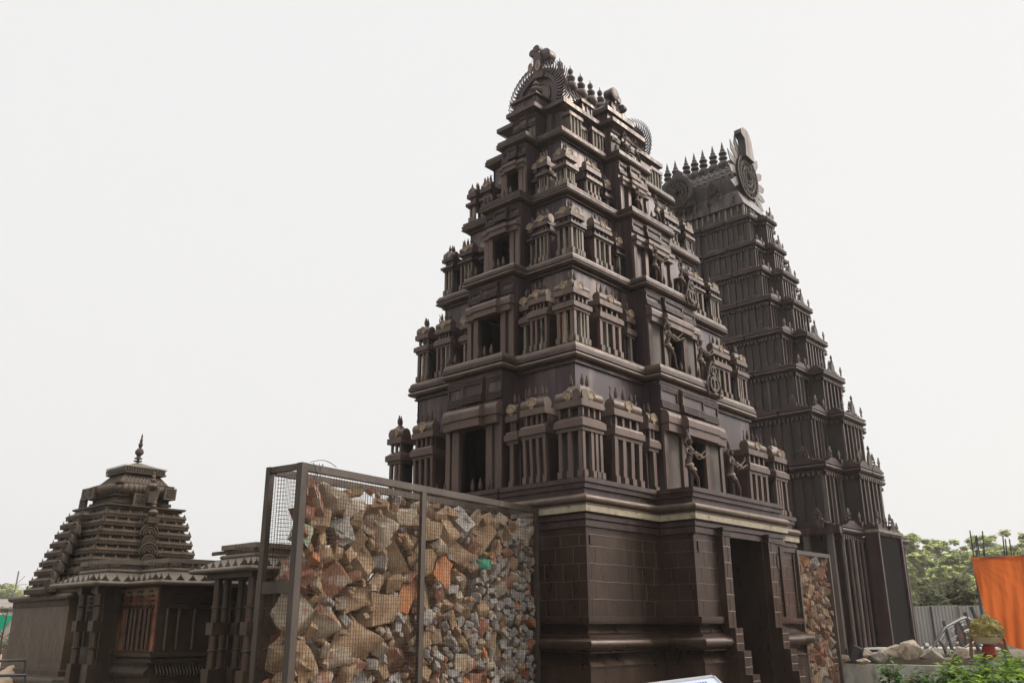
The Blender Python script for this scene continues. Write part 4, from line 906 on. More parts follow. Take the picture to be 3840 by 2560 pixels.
    # wall figures on the skirt
    for (u, sc) in ((3.62, .6), (4.05, .7), (4.62, .8), (5.1, .7), (5.55, .75)):
        b = MB(lambda p: LB((13.93 - p[1] * sc + .12 * (p[2] * sc), u - p[0] * sc, zk + .02 + p[2] * sc)))
        sg = 1 if u > 4.5 else -1
        b.tube([(.12 * sg, .06, 0), (.08 * sg, .09, .2), (0, .05, .42)], .035, 6); b.tube([(-.14 * sg, .06, 0), (-.2 * sg, .1, .22), (0, .05, .42)], .035, 6)
        b.tube([(0, .05, .42), (.02, .06, .62), (0, .06, .7)], [.06, .08, .05], 8); b.lathe((0, .07, .8), [(.02, -.08), (.07, 0), (.06, .05), (.02, .14)], 8)
        b.tube([(0, .06, .64), (.2, .1, .56), (.32, .1, .68)], .022, 5); b.tube([(0, .06, .64), (-.2, .1, .6), (-.28, .1, .48)], .022, 5)
        b.build('wall_figure', 'crest', TB)
bt_details()

CAM = Vector((-12.0008, -8.9989, 1.6))
def at(px, py, d):
    """point seen at photo pixel (px, py), d metres away on the ground plan"""
    v = f_ + r_ * ((px - 1920) / 3284.2) - u_ * ((py - 1280) / 3284.2)
    return CAM + v * (d / math.hypot(v.x, v.y))

# ------------------------------------------------------------------ rubble cages
def stone_mesh(rg, r, flat=.86, rough=.10, sub=2):
    dims = [r * rg.uniform(.85, 1.25), r * rg.uniform(.55, .85), r * rg.uniform(.5, .8)]
    bm = bmesh.new()
    for sx_ in (-1, 1):
        for sy in (-1, 1):
            for sz in (-1, 1):
                k = rg.uniform(.80, 1.0) if rg.random() < .8 else rg.uniform(.5, .7)
                bm.verts.new((sx_ * dims[0] * k * rg.uniform(.85, 1.05), sy * dims[1] * k * rg.uniform(.85, 1.05), sz * dims[2] * k * rg.uniform(.85, 1.05)))
    for _ in range(8):
        v = Vector((rg.gauss(0, 1), rg.gauss(0, 1), rg.gauss(0, 1))).normalized(); bm.verts.new((v.x * dims[0] * 1.06, v.y * dims[1] * 1.06, v.z * dims[2] * 1.06))
    res = bmesh.ops.convex_hull(bm, input=bm.verts)
    junk = [e for e in set(res['geom_interior'] + res['geom_unused']) if isinstance(e, bmesh.types.BMVert)]
    bmesh.ops.delete(bm, geom=junk, context='VERTS')
    bmesh.ops.subdivide_edges(bm, edges=bm.edges, cuts=sub, use_grid_fill=True)
    off = Vector((rg.uniform(0, 99), rg.uniform(0, 99), rg.uniform(0, 99)))
    for v in bm.verts:
        n = noise.noise(v.co / r * 1.6 + off) + .5 * noise.noise(v.co / r * 4 + off) + (.35 * noise.noise(v.co / r * 9 + off) if sub > 2 else 0)
        v.co *= 1 + rough * n
    rot = Matrix.Rotation(rg.uniform(0, 6.28), 4, Vector((rg.gauss(0, 1), rg.gauss(0, 1), rg.gauss(0, 1))).normalized())
    bmesh.ops.transform(bm, matrix=rot, verts=bm.verts)
    bmesh.ops.triangulate(bm, faces=bm.faces)
    return bm
COLN = {'st_tan': 'tan', 'st_pale': 'chalky white', 'st_red': 'brick red', 'st_orange': 'bright orange', 'st_grey': 'grey', 'st_green': 'turquoise painted', 'st_mint': 'pale green'}
def pack(rg, w, zlo, zhi, rmax, radii, tries, pts=None):
    pts = pts or []
    cell = {}
    def near(u, z, r):
        for a in range(int((u - .5) / .5), int((u + .5) / .5) + 2):
            for c in range(int((z - .5) / .5), int((z + .5) / .5) + 2):
                for q in cell.get((a, c), ()):
                    if (q[0] - u) ** 2 + (q[1] - z) ** 2 < (.86 * (q[2] + r)) ** 2: return True
        return False
    for q in pts: cell.setdefault((int(q[0] / .5), int(q[1] / .5)), []).append(q)
    for R_, tr in zip(radii, tries):
        for _ in range(tr):
            u, z = rg.uniform(.02, w - .02), rg.uniform(zlo, zhi(0)); r = R_ * rg.uniform(.85, 1.12)
            if z > zhi(u) - r * .9 or u < r * .5 or u > w - r * .5 or r > rmax(u, z) * 1.12: continue
            if r < .075 and rmax(u, z) > .2 and rg.random() < .75: continue
            if near(u, z, r): continue
            q = (u, z, r); pts.append(q); cell.setdefault((int(u / .5), int(z / .5)), []).append(q)
    return pts
def gabion(origin, ang, w, h, dep, label, cfun, zlo, zhi, rmax, radii, tries, nind, where, extra=(), seed=1, posts=(), beam=.10, rail=None):
    ca, sa = cos(ang), sin(ang)
    # local: u along, n inwards (away from the viewer), z
    def Wd(p): return (origin[0] + p[0] * ca - p[1] * sa, origin[1] + p[0] * sa + p[1] * ca, p[2])
    root = empty('rubble_cage', (origin[0], origin[1], 0)); tag(root, label, 'stone cage')
    T = local(root, Wd)
    f = .10
    for (u, n, wd) in [(0, 0, beam), (0, dep - .08, .08), (w - .07, 0, .07), (w - .07, dep - .08, .08)]:
        MB(T).box(u, u + wd, n, n + wd, 0, h).build('corner_post', 'cage', root, smooth=False)
    for u in posts: MB(T).box(u, u + .09, -.004, .05, 0, h - .10).build('middle_post', 'cage', root, smooth=False)
    for (n0, n1) in ((0.004, .104), (dep - .08, dep + .0)): MB(T).box(beam + .002, w - .072, n0, n1, h - .095, h - .002).build('top_beam', 'cage', root, smooth=False)
    for u in (0.01, w - .065): MB(T).box(u, u + .06, beam + .002, dep - .082, h - .08, h - .004).build('end_beam', 'cage', root, smooth=False)
    if rail: MB(T).box(.012, .075, beam + .002, dep - .082, rail, rail + .14).build('end_rail', 'cage', root, smooth=False)
    # woven wire mesh
    rg = random.Random(seed); pitch = .05; b = MB(T); e = .0027
    k = 0; u = beam + .02
    while u < w - .07:
        pts = [(u + .004 * sin(z * 3 + k), .012 + .003 * (-1) ** k, z) for z in [i * h / 12 for i in range(12)] + [h - .1]]; b.tube(pts, e, 4, False); u += pitch; k += 1
    z = .03; k = 0
    while z < h - .1:
        pts = [(beam + (w - .07 - beam) * i / 24, .012 + .004 * sin(i * 1.7 + k), z + .005 * sin(i * .9 + k * .3)) for i in range(25)]; b.tube(pts, e, 4, False); z += pitch; k += 1
    b.build('wire_mesh', 'wire', root, smooth=False)
    b = MB(T); n = beam + .02
    while n < dep - .08: b.tube([(.04, n, 0), (.04, n, h - .08)], e, 4, False); n += pitch
    z = .03
    while z < h - .1: b.tube([(.04, beam, z), (.045, (beam + dep) / 2, z + .004), (.04, dep - .08, z)], e, 4, False); z += pitch
    b.build('end_wire_mesh', 'wire', root, smooth=False)
    b = MB(T); n = 0; u = .15
    while u < w - .1: b.tube([(u, dep - .03, 0), (u, dep - .03, h - .1)], e, 4, False); u += pitch
    z = .03
    while z < h - .1: b.tube([(.1, dep - .03, z), (w - .1, dep - .03, z)], e, 4, False); z += pitch
    b.build('back_wire_mesh', 'wire', root, smooth=False)
    # stones
    pts = pack(rg, w, zlo, zhi, rmax, radii, tries, [q[:3] for q in extra])
    spec = {q[:3]: q[3] for q in extra}
    pts.sort(key=lambda q: -q[2])
    rest = {}
    for i, q in enumerate(pts):
        u, z, r = q; m = spec.get(q) or cfun(rg, u, z, r)
        bm = stone_mesh(rg, r * 1.17, sub=3 if r > .12 else (2 if r > .08 else 1), rough=.17 if m != 'st_grey' else .24)
        dn = -min(v.co.y * .9 for v in bm.verts) + .022 + rg.uniform(0, .05)
        u += max(0, .065 - (u + min(v.co.x for v in bm.verts))) - max(0, u + max(v.co.x for v in bm.verts) - (w - .012)); z -= max(0, z + max(v.co.z for v in bm.verts) - (h - .012))
        for v in bm.verts:
            v.co = Vector((u + v.co.x, dn + v.co.y * .9, min(h - .012, z + v.co.z)))
        if i < nind or m in ('st_green', 'st_mint'):
            me = bpy.data.meshes.new('rubble_stone'); c = Vector((u, dn, z))
            cw = Vector(Wd(c))
            for v in bm.verts: v.co = Vector(Wd(v.co)) - cw
            bmesh.ops.recalc_face_normals(bm, faces=bm.faces); bm.to_mesh(me); me.materials.append(M[m])
            me.polygons.foreach_set('use_smooth', [True] * len(me.polygons)); me.set_sharp_from_angle(angle=R(42))
            o = bpy.data.objects.new('rubble_stone', me); o.location = cw; COL.objects.link(o)
            size = 'large' if r > .15 else ('fist-sized' if r < .10 else 'middle-sized')
            part = where(u, z)
            tag(o, '%s %s rubble stone %s' % (size, COLN[m], part), 'stone', 'rubble stones caged behind wire')
        else:
            mb = rest.setdefault(m, MB()); k = len(mb.v)
            bm.verts.index_update(); mb.v += [Wd(v.co) for v in bm.verts]; mb.f += [tuple(v.index + k for v in fc.verts) for fc in bm.faces]
        bm.free()
    # deeper filling that closes the gaps
    fill = pack(rg, w, zlo, lambda u: zhi(u) - .12, lambda u, z: .2, [.18, .13], [500, 900])
    fill += [(u + .11, z - .07, r) for (u, z, r) in fill if u < w - .4]
    for (u, z, r) in fill:
        if u < .30 + .1 * sin(z * 5) or (rg.random() < .1 and z > h - .7): continue
        m = rg.choice(['st_tan', 'st_red', 'st_grey']); bm = stone_mesh(rg, r * 1.25, sub=0)
        mb = rest.setdefault(m, MB()); k = len(mb.v); bm.verts.index_update()
        mb.v += [Wd((max(.02, min(w - .02, u + v.co.x)), .44 + v.co.y * .5, min(h - .03, z + v.co.z))) for v in bm.verts]; mb.f += [tuple(v.index + k for v in fc.verts) for fc in bm.faces]; bm.free()
    for m, mb in rest.items():
        o = mb.build('rubble_fill', m); tag(o, 'small %s chips packed between the caged stones %s' % (COLN[m], where(-1, -1)), 'rubble', kind='stuff')
    return root
def col1(rg, u, z, r):
    g = (u / 5.5) * 1.1 + (1 - z / 3.6) * 1.0
    x = rg.random()
    if g > 1.05 + rg.uniform(-.25, .25) and r < .13: return 'st_grey' if x < .62 else ('st_pale' if x < .84 else ('st_red' if x < .96 else 'st_orange'))
    return 'st_tan' if x < .60 else ('st_red' if x < .78 else ('st_pale' if x < .93 else ('st_orange' if x < .95 else 'st_grey')))
def rmax1(u, z):
    g = (u / 5.5) * 1.1 + (1 - z / 3.6) * 1.0 + .25 * noise.noise(Vector((u * 1.3, z * 1.3, 4)))
    return .28 if g < 1.08 else (.13 if g < 1.18 else .085 + .06 * (noise.noise(Vector((u * 2, z * 2, 9))) > .25))
G1O = (-5.53, .30); G1A = math.atan2(.70, 5.45)
root1 = gabion(G1O, G1A, 5.52, 3.62, .68, 'long wire cage full of rubble abutting the brown temple tower', col1, .3, lambda u: 3.50 - .04 * abs(sin(u * 2.3)) - (.06 if u > 1.5 else 0), rmax1,
       [.26, .215, .17, .13, .095, .065, .045], [340, 800, 1600, 3000, 6000, 12000, 14000], 215,
       lambda u, z: 'in the long cage' if u < 0 else ('%s, cage bay by %s' % ('near the top' if z > 2.55 else ('at mid height' if z > 1.5 else 'near the bottom'), 'the free post' if u < 2.4 else 'the tower')),
       extra=[(4.06, 2.58, .11, 'st_green'), (.32, 2.80, .19, 'st_mint'), (4.55, 3.33, .10, 'st_pale')], seed=5, posts=(2.36,), rail=2.03)
# twisted wire hanging from the corner of the cage
b = MB(); rg = random.Random(2)
for k in range(4):
    p0 = Vector((-5.40 + .05 * k, .27, 3.62)); b.tube([p0 + Vector((.05 * sin(i * .9 + k), -.02 - .01 * i * (k % 2), .05 * sin(i * .5) - .09 * i)) for i in range(6 + k)], .004, 4)
b.tube([Vector((-5.42 + .45 * t, .29 - .02 * sin(pi * t) + .05 * t, 3.63 + .05 * sin(pi * t))) for t in [i / 10 for i in range(11)]], .005, 4)
tag(b.build('tie_wire', 'cord'), 'loose dark tie wire looped over the corner post of the long cage', 'wire')
def col2(rg, u, z, r):
    x = rg.random(); return 'st_red' if x < .38 else ('st_tan' if x < .68 else ('st_pale' if x < .84 else ('st_grey' if x < .95 else 'st_orange')))
gabion((8.22, .02), 0.0, 1.90, 3.32, .6, 'narrow wire cage full of rubble between the two temple towers', col2, .2, lambda u: 3.22, lambda u, z: .2,
       [.18, .14, .11, .08, .06], [500, 900, 1500, 3000, 4000], 62, lambda u, z: 'in the narrow cage by the second tower' if u < 0 else ('%s in the cage between the towers' % ('high' if z > 2.3 else ('midway up' if z > 1.3 else 'low'))), seed=11, beam=.07)

# ------------------------------------------------------------------ low shrine on the left
SH = empty('shrine_tower', (-1.88, 12.85, 0)); tag(SH, 'low grey brown shrine with stacked ridged roof tiers and a ribbed cushion top', 'shrine')
LS0 = local(SH)
def LS(p):
    k = max(0, p[2] - 3.3) * .045; return LS0((p[0] + .66 * k, p[1] - .75 * k, p[2]))
def rect(cx, cy, hx, hy, bp=0, bw=0):
    if not bp: return [(cx - hx, cy - hy), (cx + hx, cy - hy), (cx + hx, cy + hy), (cx - hx, cy + hy)]
    return [(cx - hx, cy - hy), (cx - bw, cy - hy), (cx - bw, cy - hy - bp), (cx + bw, cy - hy - bp), (cx + bw, cy - hy), (cx + hx, cy - hy), (cx + hx, cy - bw), (cx + hx + bp, cy - bw), (cx + hx + bp, cy + bw), (cx + hx, cy + bw), (cx + hx, cy + hy),
            (cx - hx, cy + hy), (cx - hx, cy + bw + .35), (cx - hx - bp, cy + bw + .35), (cx - hx - bp, cy - bw), (cx - hx, cy - bw)]
SCX, SCY = -1.88, 12.85
def shrine():
    b = MB(LS)
    def pl(h, e=0): return rect(SCX, SCY, h, h, .22 + e, h * .42)
    b.sweep([(-3.35, 11.9), (-.5, 11.9), (-.5, 15.1), (-3.35, 15.1)], [(.0, .2), (.0, 2.2)], cap_top=True); b.build('shrine_wall', 'shrine_wall', SH, smooth=False)
    P = [(-3.35, 11.9), (-.5, 11.9), (-.5, 15.1), (-3.35, 15.1)]
    MB(LS).sweep(P, [(.0, .3), (.22, .3), (.22, .42)] + roll(.12, .42, .66, .14) + [(.05, .68), (.05, .78), (0, .80)]).build('base_moulding', 'shrine', SH)
    MB(LS).sweep(P, [(.0, 2.14), (.02, 2.145)] + [(.02, 2.25)] + roll(.02, 2.27, 2.42, .10) + [(-.3, 2.43)], cap_top=True).build('eave_moulding', 'shrine', SH)
    w = MB(LS)
    for j in range(8):
        z = .82 + .165 * j; w.tube([(-3.351, 11.9 + 3.2 * i / 14, z + .003 * sin(i * 5)) for i in range(15)], .0035, 4, False)
        for i in range(9): y = 11.95 + .36 * i + (.18 if j % 2 else 0); w.tube([(-3.351, y, z), (-3.351, y + .004, z + .165)], .0018, 4, False)
    for i in range(46): y = 11.92 + .069 * i; w.box(-3.39, -3.372, y, y + .03, 2.16, 2.245)
    w.build('wall_seam', 'shrine_wall', SH)
    # stacked tiers
    zs = [2.50, 2.71, 2.92, 3.13, 3.35, 3.57, 3.79, 4.01, 4.21]; hs = [1.50, 1.44, 1.38, 1.32, 1.26, 1.20, 1.15, 1.09, 1.02]
    for i, (z, h) in enumerate(zip(zs, hs)):
        h_ = h - .04; Q = [(SCX - h_, SCY - h_), (SCX + h_, SCY - h_), (SCX + h_, SCY + h_), (SCX - h_, SCY + h_), (SCX - h_, SCY + h_ - .3), (SCX - h_ - .2, SCY + h_ - .3), (SCX - h_ - .2, SCY - .12), (SCX - h_, SCY - .12)]
        MB(LS).sweep(Q, [(-.09, z - .10), (-.09, z - .07), (0.02, z - .07), (.02, z - .0)] + [(.03, z + .003), (.035, z + .03), (-.045, z + .085), (-.09, z + .10), (-.10, z + .13), (-.4, z + .135)], cap_top=True).build('roof_tier', 'shrine', SH)
        c = MB(LS)
        n = len(Q)
        for a in range(n):
            d = MB(LS)
            p, q = Vector(Q[a]), Vector(Q[(a + 1) % n]); dr = (q - p); ln = dr.length; dr.normalize(); nr = Vector((dr.y, -dr.x))
            if nr.x > .5 or nr.y > .5: continue
            m_ = int(ln / .075)
            for k in range(m_):
                o = p + dr * (ln * (k + .3) / m_) + nr * .021; e = o + dr * .035; f2 = nr * .022
                d.hexa([(o.x, o.y, z - .055), (e.x, e.y, z - .055), (e.x + f2.x, e.y + f2.y, z - .055), (o.x + f2.x, o.y + f2.y, z - .055), (o.x + dr.x * .02, o.y + dr.y * .02, z - .004), (e.x + dr.x * .02, e.y + dr.y * .02, z - .004), (e.x + f2.x, e.y + f2.y, z - .004), (o.x + f2.x, o.y + f2.y, z - .004)])
            if d.v: d.build('tier_fringe', 'shrine', SH, smooth=False)
            m_ = max(1, int(ln / .27))
            for k in range(m_ + 1):
                o = p + dr * (ln * k / m_) - nr * .03
                c.add([(o.x - dr.x * .07, o.y - dr.y * .07, z + .03), (o.x + dr.x * .07, o.y + dr.y * .07, z + .03), (o.x, o.y, z + .15), (o.x + nr.x * .03, o.y + nr.y * .03, z + .03)], [(0, 1, 2), (0, 3, 2), (3, 1, 2), (0, 1, 3)])
        each(c, 'tier_cusp', 'shrine', SH, SH)
    # central ornaments down the two faces
    for side in (0, 1):
        for i in range(8):
            z = zs[i] + .05; h = hs[i] + (.02 if side == 0 else .17)
            T = (lambda p, h=h: LS((SCX + .02 + p[0], SCY - h - p[1], p[2]))) if side == 0 else (lambda p, h=h: LS((SCX - h - p[1], SCY - .28 + p[0], p[2])))
            if side and i > 6: continue
            b = MB(T); rr = .14 if i % 2 else .19
            for q in (1.15, .8, .5): b.tube([(rr * q * cos(R(a)), .03, z - .04 + rr * q * sin(R(a))) for a in range(-10, 191, 20)], .022, 6)
            b.slabpoly([(-rr, z - .09), (rr, z - .09), (rr * .9, z + .02), (.6 * rr, z + .14), (-.6 * rr, z + .14), (-rr * .9, z + .02)], -.05, .01)
            b.lathe((0, .03, z - .02), [(.015, -.03), (.05, 0), (.015, .03)], 8, 1)
            b.build('arched_ornament', 'shrine', SH)
    kal = [(.02, 0), (.07, .01), (.12, .07), (.13, .13), (.09, .2), (.04, .22), (.06, .26), (.065, .30), (.04, .34), (.05, .37), (.045, .42), (.025, .45), (.03, .48), (.006, .56)]
    for (x, y, z) in ((SCX + .05, SCY - 1.16, 4.2), (SCX + .05, SCY - .90, 4.86)):
        MB(LS).lathe((x, y, z), [(r * .95, q * .85) for r, q in kal], 14).build('kalash_finial', 'pipe', SH)
    b = MB(LS); b.box(SCX - .08, SCX + .2, SCY - 1.25, SCY - .9, 4.05, 4.2); b.box(SCX - .06, SCX + .18, SCY - 1.02, SCY - .8, 4.55, 4.82); each(b, 'finial_block', 'shrine', SH, SH)
    # platform, fluted neck, cushion
    MB(LS).sweep(rect(SCX, SCY, .92, .92), [(-.06, 4.30), (-.06, 4.36), (.0, 4.37), (.0, 4.40), (.06, 4.43), (.06, 4.47), (-.3, 4.48)], cap_top=True).build('platform', 'shrine', SH)
    MB(LS).sweep(rect(SCX, SCY, .66, .66), [(0, 4.48), (.0, 4.52), (.05, 4.53), (.05, 4.6), (0, 4.61), (0, 4.68), (.08, 4.7), (.08, 4.73)], cap_top=True).build('neck', 'shrine', SH)
    b = MB(LS); n = 176; rings = []
    for j in range(9):
        ph = pi * j / 8; zz = 4.86 - .17 * cos(ph)
        for k in range(n):
            a = 2 * pi * k / n; c_, s_ = cos(a), sin(a); e = 4.0
            rad = 1 / ((abs(c_) ** e + abs(s_) ** e) ** (1 / e)); fl = 1 + .05 * abs(sin(a * 22))
            rr = (.62 + .20 * sin(ph)) * rad * (fl if 0 < j < 8 else 1)
            rings.append((SCX + rr * c_, SCY + rr * s_, zz))
    b.add(rings, [(j * n + k, j * n + (k + 1) % n, (j + 1) * n + (k + 1) % n, (j + 1) * n + k) for j in range(8) for k in range(n)] + [tuple(8 * n + k for k in range(n))])
    b.build('ribbed_cushion', 'shrine', SH)
    for (x, y, z, ax) in ((-2.22, SCY - .86, 4.48, 0), (-1.95, SCY - .92, 4.68, 0), (-1.50, SCY - .92, 4.68, 0), (SCX - .90, 12.95, 4.68, 1), (SCX - .90, 13.32, 4.68, 1), (SCX - .86, 13.45, 4.46, 1)):
        T = (lambda p: LS((x + p[0], y - p[1], z + p[2]))) if ax == 0 else (lambda p: LS((x - p[1], y + p[0], z + p[2])))
        b = MB(T); b.box(0, .30, -.06, 0, 0, .28)
        P_ = b.build('lattice_panel', 'shrine', SH, smooth=False); b = MB(T)
        for (a0, a1) in ((0, .30),): 
            for q in (0.0, .27): b.box(q, q + .03, .001, .02, 0, .28); b.box(.03, .27, .001, .02, q * .93, q * .93 + .028)
        for k in range(-3, 4):
            for sg in (-1, 1):
                pts = []
                for t in (0, .25, .5, .75, 1):
                    u = .03 + .24 * t; w_ = .14 + sg * (.24 * (t - .5)) + k * .085
                    if .03 <= w_ <= .25: pts.append((u, .012, w_))
                if len(pts) > 1: b.tube(pts, .008, 4)
        b.build('lattice', 'shrine_roof', P_, smooth=False)
    MB(LS).sweep(rect(SCX, SCY, .60, .60), [(.12, 5.0), (.12, 5.04), (.0, 5.05), (-.17, 5.27), (-.17, 5.3)], cap_top=True).build('upper_roof', 'shrine', SH)
    b = MB(LS)
    for f in range(2):
        for k in range(13):
            for sg in (-1, 1):
                pts = []
                for t in (0, .5, 1):
                    w_ = (.60 - .17 * t); u = -.56 + 1.12 * k / 12 + sg * (.14 * (t - .5)); u = max(-w_, min(w_, u))
                    q = .008 + w_; zz = 5.055 + .215 * t
                    pts.append((SCX + u, SCY - q, zz) if f == 0 else (SCX - q, SCY + u, zz))
                b.tube(pts, .009, 4)
    b.build('lattice', 'shrine_wall', SH)
    MB(LS).sweep(rect(SCX + .02, SCY, .53, .53), [(-.1, 5.27), (.0, 5.30), (.0, 5.34), (-.03, 5.345), (-.03, 5.43), (.0, 5.435), (.0, 5.45), (-.2, 5.46)], cap_top=True).build('cap_cornice', 'shrine', SH)
    b = MB(LS)
    for f in range(2):
        for k in range(17):
            u = -.57 + 1.14 * k / 16; T = (lambda p: LS((SCX + p[0], SCY - p[1], p[2]))) if f == 0 else (lambda p: LS((SCX - p[1], SCY + p[0], p[2])))
            b.T = T; u *= .88; b.box(u - .012, u + .012, .505, .53, 5.35, 5.43); b.tube([(u - .03, .53, 5.45), (u, .53, 5.49), (u + .03, .53, 5.45)], .006, 4)
    b.build('cap_fringe', 'shrine_roof', SH, smooth=False)
    b = MB(LS); b.add([(SCX - .5, SCY - .5, 5.46), (SCX + .5, SCY - .5, 5.46), (SCX + .5, SCY + .5, 5.46), (SCX - .5, SCY + .5, 5.46), (SCX - .06, SCY - .06, 5.64), (SCX + .06, SCY - .06, 5.64), (SCX + .06, SCY + .06, 5.64), (SCX - .06, SCY + .06, 5.64)], [(0, 1, 5, 4), (1, 2, 6, 5), (2, 3, 7, 6), (3, 0, 4, 7), (4, 5, 6, 7)])
    b.build('cap_roof', 'shrine_roof', SH, smooth=False)
    b = MB(LS); b.lathe((SCX, SCY, 5.60), [(.03, 0), (.09, .01), (.09, .03), (.03, .04), (.03, .07), (.10, .08), (.10, .10), (.03, .11), (.03, .14), (.10, .15), (.09, .17), (.05, .19), (.05, .23), (.10, .28), (.105, .34), (.07, .40), (.03, .43), (.05, .48), (.055, .52), (.03, .57), (.035, .60), (.03, .65), (.015, .68), (.025, .71), (.005, .80)], 14)
    b.build('top_finial', 'rust', SH)
shrine()

# pillared hall in front of the shrine
HL = empty('pillared_hall', (-2.6, 9.6, 0)); tag(HL, 'pillared hall with sloping cusped eaves and a peeling red panel, below the stacked shrine roof', 'hall')
LH = local(HL)
def eave_roof(T, P, z0, root, inner=.45):
    e = inner
    MB(T).sweep(P, [(-.75, z0 - .03), (-.1, z0 - .03)] + roll(-.06, z0 - .045, z0 + .045, .06) + [(-.1, z0 + .05)]).build('eave_roll', 'shrine_roof', root)
    MB(T).sweep(P, [(-.04, z0 + .03), (-.16, z0 + .10), (-e + .04, z0 + .23)]).build('eave_slope', 'shrine_roof', root)
    MB(T).sweep(P, [(-e, z0 + .22)] + roll(-e - .0, z0 + .225, z0 + .31, .05) + [(-e - .03, z0 + .315), (-e - .03, z0 + .40)]).build('roof_roll', 'shrine_roof', root)
    MB(T).sweep(P, [(-e - .04, z0 + .398), (-e + .04, z0 + .40), (-e + .04, z0 + .49), (-e - .3, z0 + .495)], cap_top=True).build('roof_slab', 'shrine_roof', root, smooth=False)
    c = MB(T); d = MB(T); n = len(P)
    for a in range(n):
        p, q = Vector(P[a]), Vector(P[(a + 1) % n]); dr = q - p; ln = dr.length; dr.normalize(); nr = Vector((dr.y, -dr.x))
        if nr.x > .5 or nr.y > .5: continue
        m_ = max(1, int(round(ln / .25)))
        for k in range(m_ + 1):
            o = p + dr * (ln * k / m_) - nr * .085
            if k in (0, m_): o += nr * 0
            pr = [(-.085, 0), (.085, 0), (.075, .03), (.045, .04), (.04, .07), (.015, .08), (0, .13), (-.015, .08), (-.04, .07), (-.045, .04), (-.075, .03)]
            c.T = lambda p_, o=o, dr=dr, nr=nr: T((o.x + dr.x * p_[0] + nr.x * p_[1], o.y + dr.y * p_[0] + nr.y * p_[1], z0 + .045 + p_[2]))
            c.slabpoly(pr, 0, .015)
        m_ = int(ln / .06); d = MB(T)
        for k in range(m_):
            o = p + dr * (ln * (k + .5) / m_); o2 = o - nr * (e + .02)
            d.T = lambda p_, o=o2, dr=dr, nr=nr: T((o.x + dr.x * p_[0] + nr.x * p_[1], o.y + dr.y * p_[0] + nr.y * p_[1], z0 + p_[2]))
            d.box(-.014, .014, -.01, .025, .325, .395)
        if d.v: d.build('fringe', 'shrine_wall', root, smooth=False)
    each(c, 'cusp', 'column', root, root)
